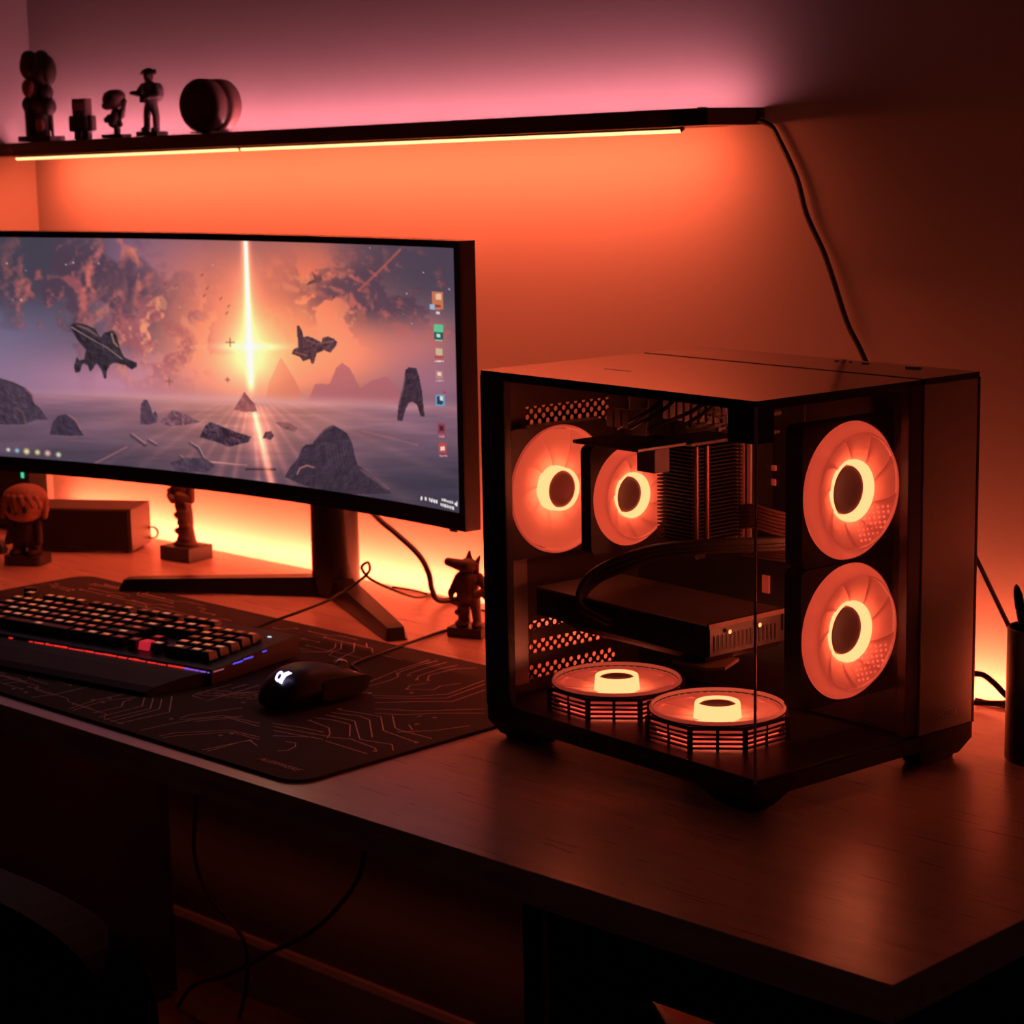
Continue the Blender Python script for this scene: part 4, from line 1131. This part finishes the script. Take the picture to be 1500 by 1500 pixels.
g.sphere((.028, -.006, .058), (.006, .006, .006))
g.cap((0, 0, .088), (0, -.001, .094), .009)
g.sphere((-.001, -.002, .0975), (.0145, .012, .0105))
g.cap((-.010, -.006, .0985), (-.0255, -.012, .1035), .0082, .0060)        # long muzzle
g.cap((-.001, .001, .105), (0, .002, .1165), .0055, .0018); g.cap((.0115, .001, .102), (.0155, .002, .111), .0042, .0016)
g.cap((.012, -.002, .098), (.013, -.002, .086), .0045, .003)
g.blob('figure', FIGM2, b, .0009, 2)

# ---- figures on the shelf
def on_shelf(x): return shz(x, .6835+.0225)+.0004
yS = .765
# totem of stacked heads
x = -2.2925
b = sock('totem_ornament', (x, yS-.02, on_shelf(x)), math.radians(20), 'tall dark totem of stacked lumpy heads at the far left of the shelf', 'figurine')
MB().box(-.034, .034, -.022, .022, .0003, .010, bev=.001).build('base', BASEM, b)
g = MB()
g.cap((-.016, 0, .012), (-.016, 0, .052), .014); g.cap((.006, -.002, .012), (.006, -.002, .045), .012)
g.sphere((-.020, 0, .064), (.014, .016, .016)).sphere((.004, -.002, .062), (.015, .016, .016))
g.sphere((.020, -.001, .060), (.012, .014, .016)); g.cap((.022, 0, .056), (.024, 0, .008), .0035, .003)
g.sphere((-.010, 0, .090), (.017, .017, .022)).sphere((.016, 0, .084), (.011, .012, .014))
g.sphere((-.012, 0, .127), (.023, .02, .024)).sphere((.014, 0, .122), (.021, .02, .027)).sphere((-.018, 0, .143), (.014, .014, .013)).sphere((.008, 0, .143), (.013, .013, .013))
g.sphere((.027, -.004, .118), (.010, .014, .022)).sphere((-.030, 0, .135), (.006, .008, .010))
g.blob('stack', FIGM, b, .0014, 3)
MB().sphere((-.013, -.0135, .092), (.0125, .007, .016)).build('mask', P('mask_red', (.3, .1, .08), .5), b, True)
MB().sphere((.006, -.0105, .028), (.009, .006, .014)).build('shield', P('shield_red', (.4, .14, .09), .5), b, True)
# blocky figure
x = -2.178
b = sock('blocky_figurine', (x, yS-.012, on_shelf(x)), math.radians(22), 'short blocky figurine with square shoulders, second from the left on the shelf', 'figurine')
g = MB()
g.box(-.014, -.002, -.008, .008, .0003, .018, bev=.002).box(.002, .014, -.008, .008, .0003, .018, bev=.002)
g.box(-.0155, .0155, -.0105, .0105, .016, .042, bev=.003)
g.box(-.024, -.0145, -.008, .008, .014, .041, bev=.003).box(.0145, .024, -.008, .008, .014, .041, bev=.003)
g.cap((0, 0, .04), (0, 0, .045), .006)
g.blob('body', FIGM, b, .0011, 2)
hd = MB().prism(rrect(-.0145, .0145, -.012, .012, .005, 4), .0395, .069).build('head', P('block_head', (.1, .05, .045), .5), b, True)
MB().box(-.0095, .0095, -.0132, -.0122, .049, .062, bev=.0004).build('face_plate', P('face_red', (.4, .16, .12), .5), hd)
# figure with a heavy head on a thin stand
x = -2.081
b = sock('heavy_headed_figurine', (x, yS-.012, on_shelf(x)), math.radians(18), 'small figurine with a heavy round helmet head on a thin flat stand on the shelf', 'figurine')
MB().box(-.0215, .0215, -.013, .013, .0003, .0065, bev=.0008).build('base', BASEM, b)
g = MB()
g.cap((.002, 0, .0075), (.001, 0, .028), .0058, .006); g.cap((-.004, -.002, .026), (.002, 0, .040), .009, .010)
g.cap((-.012, 0, .034), (-.016, -.004, .030), .006, .005); g.cap((.012, 0, .036), (.018, -.004, .046), .0055, .005); g.cap((.018, -.004, .046), (.020, 0, .060), .004, .0045)
g.cap((-.009, 0, .022), (-.006, 0, .03), .004); g.cap((.010, 0, .022), (.007, 0, .03), .004)
g.blob('body', FIGM, b, .0010, 2)
MB().sphere((-.003, -.001, .063), (.0195, .016, .0165)).sphere((.004, -.001, .068), (.016, .015, .012)).sphere((-.012, -.006, .053), (.010, .009, .007)).blob('helmet', P('helmet_brown', (.1, .045, .04), .5, bump=.4, nscale=200), b, .0011, 2)
# armed figure
x = -1.981
b = sock('armed_figurine', (x, yS-.012, on_shelf(x)), math.radians(14), 'standing figurine with a brimmed hat holding a gun, on a square base on the shelf', 'figurine')
MB().box(-.0225, .0225, -.014, .014, .0003, .008, bev=.0008).build('base', BASEM, b)
g = MB()
g.cap((-.010, 0, .012), (-.009, 0, .034), .0055, .0062); g.cap((-.009, 0, .034), (-.003, 0, .052), .0062, .008)
g.cap((.010, 0, .012), (.010, 0, .034), .0055, .0062); g.cap((.010, 0, .034), (.005, 0, .052), .0062, .008)
g.sphere((-.0115, -.003, .0112), (.006, .010, .0045)).sphere((.010, -.003, .0112), (.006, .010, .0045))
g.cap((.001, 0, .054), (-.001, 0, .076), .0105, .0135); g.sphere((.013, .004, .070), (.011, .010, .016))
g.cap((-.013, -.002, .080), (-.020, -.008, .068), .0058, .005); g.cap((-.020, -.008, .068), (-.026, -.012, .070), .0045, .004)
g.cap((.013, -.002, .080), (.020, -.006, .066), .0058, .005); g.cap((.020, -.006, .066), (.004, -.014, .064), .005, .0045)
g.cap((-.002, 0, .084), (-.002, 0, .09), .0055)
g.sphere((-.002, -.001, .097), (.0085, .0085, .010))
g.blob('body', FIGG, b, .0009, 2)
MB().sphere((-.002, 0, .1035), (.0095, .0095, .0065)).sphere((-.002, -.001, .1005), (.0155, .012, .0022)).sphere((-.013, 0, .1035), (.004, .003, .004)).sphere((.011, 0, .104), (.004, .003, .004)).blob('hat', FIGM, b, .0009, 1)
MB().cap((.006, -.015, .063), (-.028, -.016, .070), .0032, .0022).box(-.008, .002, -.018, -.014, .054, .066).build('gun', BLACKS, b)
# round two-disc speaker
x = -1.822
b = sock('round_speaker', (x, yS-.012, on_shelf(x)), math.radians(12), 'round drum-shaped brown speaker standing on its rim on the shelf', 'speaker')
Ms = Matrix.Translation((0, 0, .0435)) @ Matrix.Rotation(PI/2, 4, 'X') 
def drum(z0, z1, m, name, r=.0415, e=.004):
    return MB().lathe([(0, z0), (r-e, z0), (r-e*.3, z0+e*.4), (r, z0+e), (r, z1-e), (r-e*.3, z1-e*.4), (r-e, z1), (0, z1)], 56, Ms @ Matrix.Rotation(0, 4, 'Z')).build(name, m, b, True)
drum(.006, .030, P('speaker_brown', (.14, .07, .06), .5), 'front_drum')
drum(-.030, -.006, P('speaker_brown_back', (.19, .1, .085), .5), 'back_drum')
drum(-.0059, .0059, BLACKS, 'centre_band', .036, .002)
MB().lathe([(0, .0305), (.034, .0305), (.036, .030)], 48, Ms).build('grille', P('grille_cloth', (.08, .04, .035), .8, bump=.5, nscale=900), b, True)
MB().cyl((-.016, .010, .0003), (-.016, -.0035, .0060), .003, seg=10).cyl((.016, .010, .0003), (.016, -.0035, .006), .003, seg=10).box(-.02, .02, -.028, .028, .0003, .0032, bev=.001).build('foot', BLACK, b)

# ------------------------------------------------------------------ box speaker and tower with a green light
ang = math.radians(33)
b = sock('box_speaker', (-1.9845, .6748, 0), ang, 'low wide brown box speaker lying on the desk behind the pale-headed figurine', 'speaker')
WB = P('box_speaker_wood', (.10, .062, .05), .5, bump=.1, nscale=80)
MB().box(-.185, 0, .004, .092, .0035, .0755, bev=.0015).build('cabinet', WB, b)
MB().box(-.181, -.004, -.0003, .0038, .006, .073, bev=.001).build('grille', P('speaker_cloth', (.02, .013, .013), .85, bump=.4, nscale=900), b)
MB().box(-.115, -.085, -.0012, -.0004, .009, .0115).build('name_plate', P('plate_dim', (.05, .035, .035), .5), b)
for x in (-.17, -.015):
    for y in (.018, .078): MB().cyl((x, y, .0003), (x, y, .0036), .006, seg=12).build('rubber_foot', RUBBER, b, True)
MB().lathe([(.0085, -.002), (.011, -.002), (.011, .002), (.0085, .002)], 20, Matrix.Translation((.006, .082, .022)) @ Matrix.Rotation(PI/2, 4, 'X'), closed=True).build('cable_loop', RUBBER, b, True)
b = sock('router_box', (-2.339, .690, 0), math.radians(0), 'tall dark box with a small green light standing at the left end of the desk', 'router')
tw = MB().prism(rrect(-.06, .06, -.02, .02, .004), .0004, .21)
tw.build('casing', BLACKM, b)
MB().box(.040, .0475, -.0215, -.0202, .099, .113, bev=.0004).build('status_light', glow('green_led', (.06, .85, .42), .9), b)
MB().tube([(.0, .021, .02), (.0, .045, .016), (.03, .070, .003), (.12, .075, .0026)], .0025, 8).build('cable', RUBBER, b, True)
t = MB().lathe([(0, 0.0003), (.012, .0003), (.0135, .006), (.011, .016), (.005, .021), (0, .022)], 20).build('trinket', BLACKS, None, True)
t.location = (-2.168, .538, 0)
tag(t, 'tiny dark round trinket at the left edge of the desk', 'trinket')

# ------------------------------------------------------------------ pen cup
b = sock('pen_cup', (-.2414, .6258, 0), 0, 'tall black cylindrical pen cup at the right rear of the desk', 'pen cup')
MB().lathe([(0, .0004), (.036, .0004), (.0375, .002), (.0375, .145), (.036, .147), (.0345, .1455), (.0345, .006), (0, .006)], 48).build('cup', P('cup_black', (.02, .014, .014), .45), b, True)
def pen(name, foot_, tip, r, m, label):
    v = Vector(tip)-Vector(foot_); Lp = v.length
    Mp = v.to_track_quat('Z', 'Y').to_matrix().to_4x4()
    o = empty(name, foot_, 0, label, 'pen', 'pens in the black cup')
    o.rotation_euler = Mp.to_euler()
    MB().lathe([(0, 0), (r*.8, .0), (r, .004), (r, Lp-.03), (r*.9, Lp-.028)], 14).build('barrel', m, o, True)
    MB().lathe([(r*.92, Lp-.0279), (r*1.08, Lp-.026), (r*1.0, Lp-.012), (r*.55, Lp-.003), (0, Lp)], 14).build('pen_cap', BLACKS, o, True)
pen('pen', (-.226, .612, .0072), (-.2795, .632, .188), .0052, BLACK, 'dark pen leaning furthest left in the black cup')
pen('pen', (-.238, .648, .0072), (-.2635, .632, .205), .0055, BLACKM, 'dark pen standing more upright in the black cup behind the leftmost pen')
pen('marker', (-.232, .625, .0072), (-.246, .642, .2), .0058, BLACKS, 'dark marker at the centre of the black pen cup')

# ------------------------------------------------------------------ cables
def cable(name, pts, r, label, sub=7):
    o = MB().tube(pts, r, 8, sub).build(name, RUBBER, None, True)
    tag(o, label, 'cable'); return o
cable('shelf_cable', [(-.777, .815, .6902), (-.762, .822, .6815), (-.7491, .822, .6645), (-.7221, .8225, .6178), (-.7058, .8225, .5714), (-.6791, .8225, .5253), (-.6609, .8225, .4835), (-.6417, .8225, .4377), (-.6145, .82, .3968), (-.56, .815, .30), (-.50, .81, .15), (-.47, .806, .03)], .0036,
      'black cable hanging from the shelf end down the wall behind the computer')
cable('monitor_cable', [(-1.54, .737, .165), (-1.49, .737, .145), (-1.4432, .73, .1256), (-1.4056, .72, .1143), (-1.3614, .72, .0938), (-1.3253, .72, .0728), (-1.3072, .72, .0497), (-1.3036, .722, .0278), (-1.304, .735, .008), (-1.30, .77, .0045)], .0042,
      'thick dark cable drooping from behind the monitor to the desk')
cable('desk_cable', [(-1.445, .772, .0021), (-1.40, .776, .0021), (-1.3304, .765, .0021), (-1.25, .745, .0021), (-1.16, .76, .0021)], .0018,
      'thin dark cable lying on the desk between the monitor stand and the animal-headed statuette')
cable('cup_cable', [(-.350, .6035, .276), (-.3467, .63, .2391), (-.3381, .655, .1934), (-.3223, .69, .1236), (-.3083, .70, .0893), (-.298, .725, .045), (-.315, .772, .012), (-.36, .779, .0035), (-.42, .780, .0035)], .0028,
      'black cable slanting down from the computer behind the pen cup')
cable('coiled_cable', [(-.50, .742, .0042), (-.46, .745, .012), (-.424, .75, .036), (-.397, .75, .045), (-.378, .75, .038), (-.364, .752, .026), (-.358, .757, .018), (-.372, .760, .0118), (-.40, .758, .008), (-.44, .752, .005), (-.50, .725, .0042)], .0036,
      'loop of dark cable lying on the desk between computer and pen cup')
cable('floor_cable', [(-1.92, .752, -.036), (-1.9384, .75, -.30), (-1.9384, .75, -.4262), (-1.9499, .75, -.5327), (-1.9159, .75, -.5985), (-1.8341, .75, -.6452), (-1.8142, .75, -.6826), (-1.8219, .75, -.7458), (-1.83, .74, -.796)], .0036,
      'dark cable hanging straight down under the desk beside the pedestal')
cable('drooping_cable', [(-1.43, .70, -.036), (-1.432, .70, -.25), (-1.4455, .70, -.3991), (-1.4704, .70, -.4589), (-1.5388, .70, -.5317), (-1.6086, .70, -.5839), (-1.6799, .70, -.6236), (-1.7352, .70, -.6585), (-1.811, .70, -.7031), (-1.8985, .70, -.7432), (-1.95, .70, -.7955)], .0038,
      'dark cable drooping in a long curve under the desk towards the pedestal')

# ------------------------------------------------------------------ chair
ch = empty('office_chair', (-1.135, -.10, ZF-0), 0, 'black office chair with a rounded backrest in the dark in front of the desk', 'chair')
LEA = P('chair_leather', (.006, .005, .005), .55, bump=.1, nscale=150)
bk = MB()
n = 26
outl = []
for k in range(n+1):
    t = PI*k/n
    outl.append((.31*math.copysign(abs(math.cos(t))**.62, math.cos(t)), .56+.14*math.sin(t)**.75 if 0 < t < PI else .56))
outl += [(-.27, .36), (-.2, .31), (.2, .31), (.27, .36)]
def bend(x, z): return -.11+.55*x*x
f_, r_ = [], []
for x, z in outl:
    f_.append(bk.bm.verts.new((x, bend(x, z)+.03, z))); r_.append(bk.bm.verts.new((x, bend(x, z)-.03, z)))
nn = len(outl)
bk.bm.faces.new(f_); bk.bm.faces.new(r_[::-1])
for k in range(nn): bk.bm.faces.new((f_[k], f_[(k+1) % nn], r_[(k+1) % nn], r_[k]))
bmesh.ops.triangulate(bk.bm, faces=[f for f in bk.bm.faces if len(f.verts) > 4])
o = bk.build('backrest', LEA, ch)
bv = o.modifiers.new('b', 'BEVEL'); bv.width = .022; bv.segments = 5; bv.limit_method = 'ANGLE'
MB().prism(rrect(-.25, .25, -.06, .09, .05), .335, .41).build('seat', LEA, ch, True)
MB().cyl((0, .0, .09), (0, .0, .335), .03, .024, 20).build('gas_lift', BLACKS, ch, True)
MB().box(-.04, .04, -.135, -.06, .28, .335, bev=.008).build('back_bracket', BLACK, ch)
for k in range(5):
    a = 2*PI*k/5+.3
    lg_ = MB().cyl((0, 0, .095), (.25*math.cos(a), .25*math.sin(a), .065), .022, .014, 12).build('base_leg', BLACK, ch, True)
    MB().lathe([(0, -.012), (.026, -.012), (.028, -.008), (.028, .008), (.026, .012), (0, .012)], 18, Matrix.Translation((.25*math.cos(a), .25*math.sin(a), .0285)) @ Matrix.Rotation(PI/2, 4, 'X')).cyl((.25*math.cos(a), .25*math.sin(a), .03), (.25*math.cos(a), .25*math.sin(a), .065), .006, seg=10).build('castor', BLACK, lg_, True)
# ------------------------------------------------------------------ camera, air light, view
w = bpy.data.worlds.new('night_room'); SC.world = w; w.use_nodes = True
w.node_tree.nodes['Background'].inputs[0].default_value = (.9, .35, .32, 1)
w.node_tree.nodes['Background'].inputs[1].default_value = .01
cam = bpy.data.cameras.new('camera')
cam.sensor_width = 36; cam.sensor_fit = 'HORIZONTAL'; cam.lens = 36*3116.376/1500
cam.clip_start = .05; cam.clip_end = 50
co_ = bpy.data.objects.new('camera', cam); COL.objects.link(co_)
r_, u_, f_ = Vector((.71171399, .70225106, -.01751134)), Vector((-.10931655, .13534532, .98474948)), Vector((-.69391144, .6989457, -.17309482))
co_.matrix_world = Matrix(((r_.x, u_.x, -f_.x, .92209595), (r_.y, u_.y, -f_.y, -1.35082229), (r_.z, u_.z, -f_.z, .67276656), (0, 0, 0, 1)))
cam.dof.use_dof = True; cam.dof.focus_distance = 2.1; cam.dof.aperture_fstop = 13
SC.camera = co_
vs_ = SC.view_settings
vs_.view_transform = 'Standard'; vs_.look = 'None'; vs_.exposure = 0; vs_.gamma = 1; vs_.use_curve_mapping = False
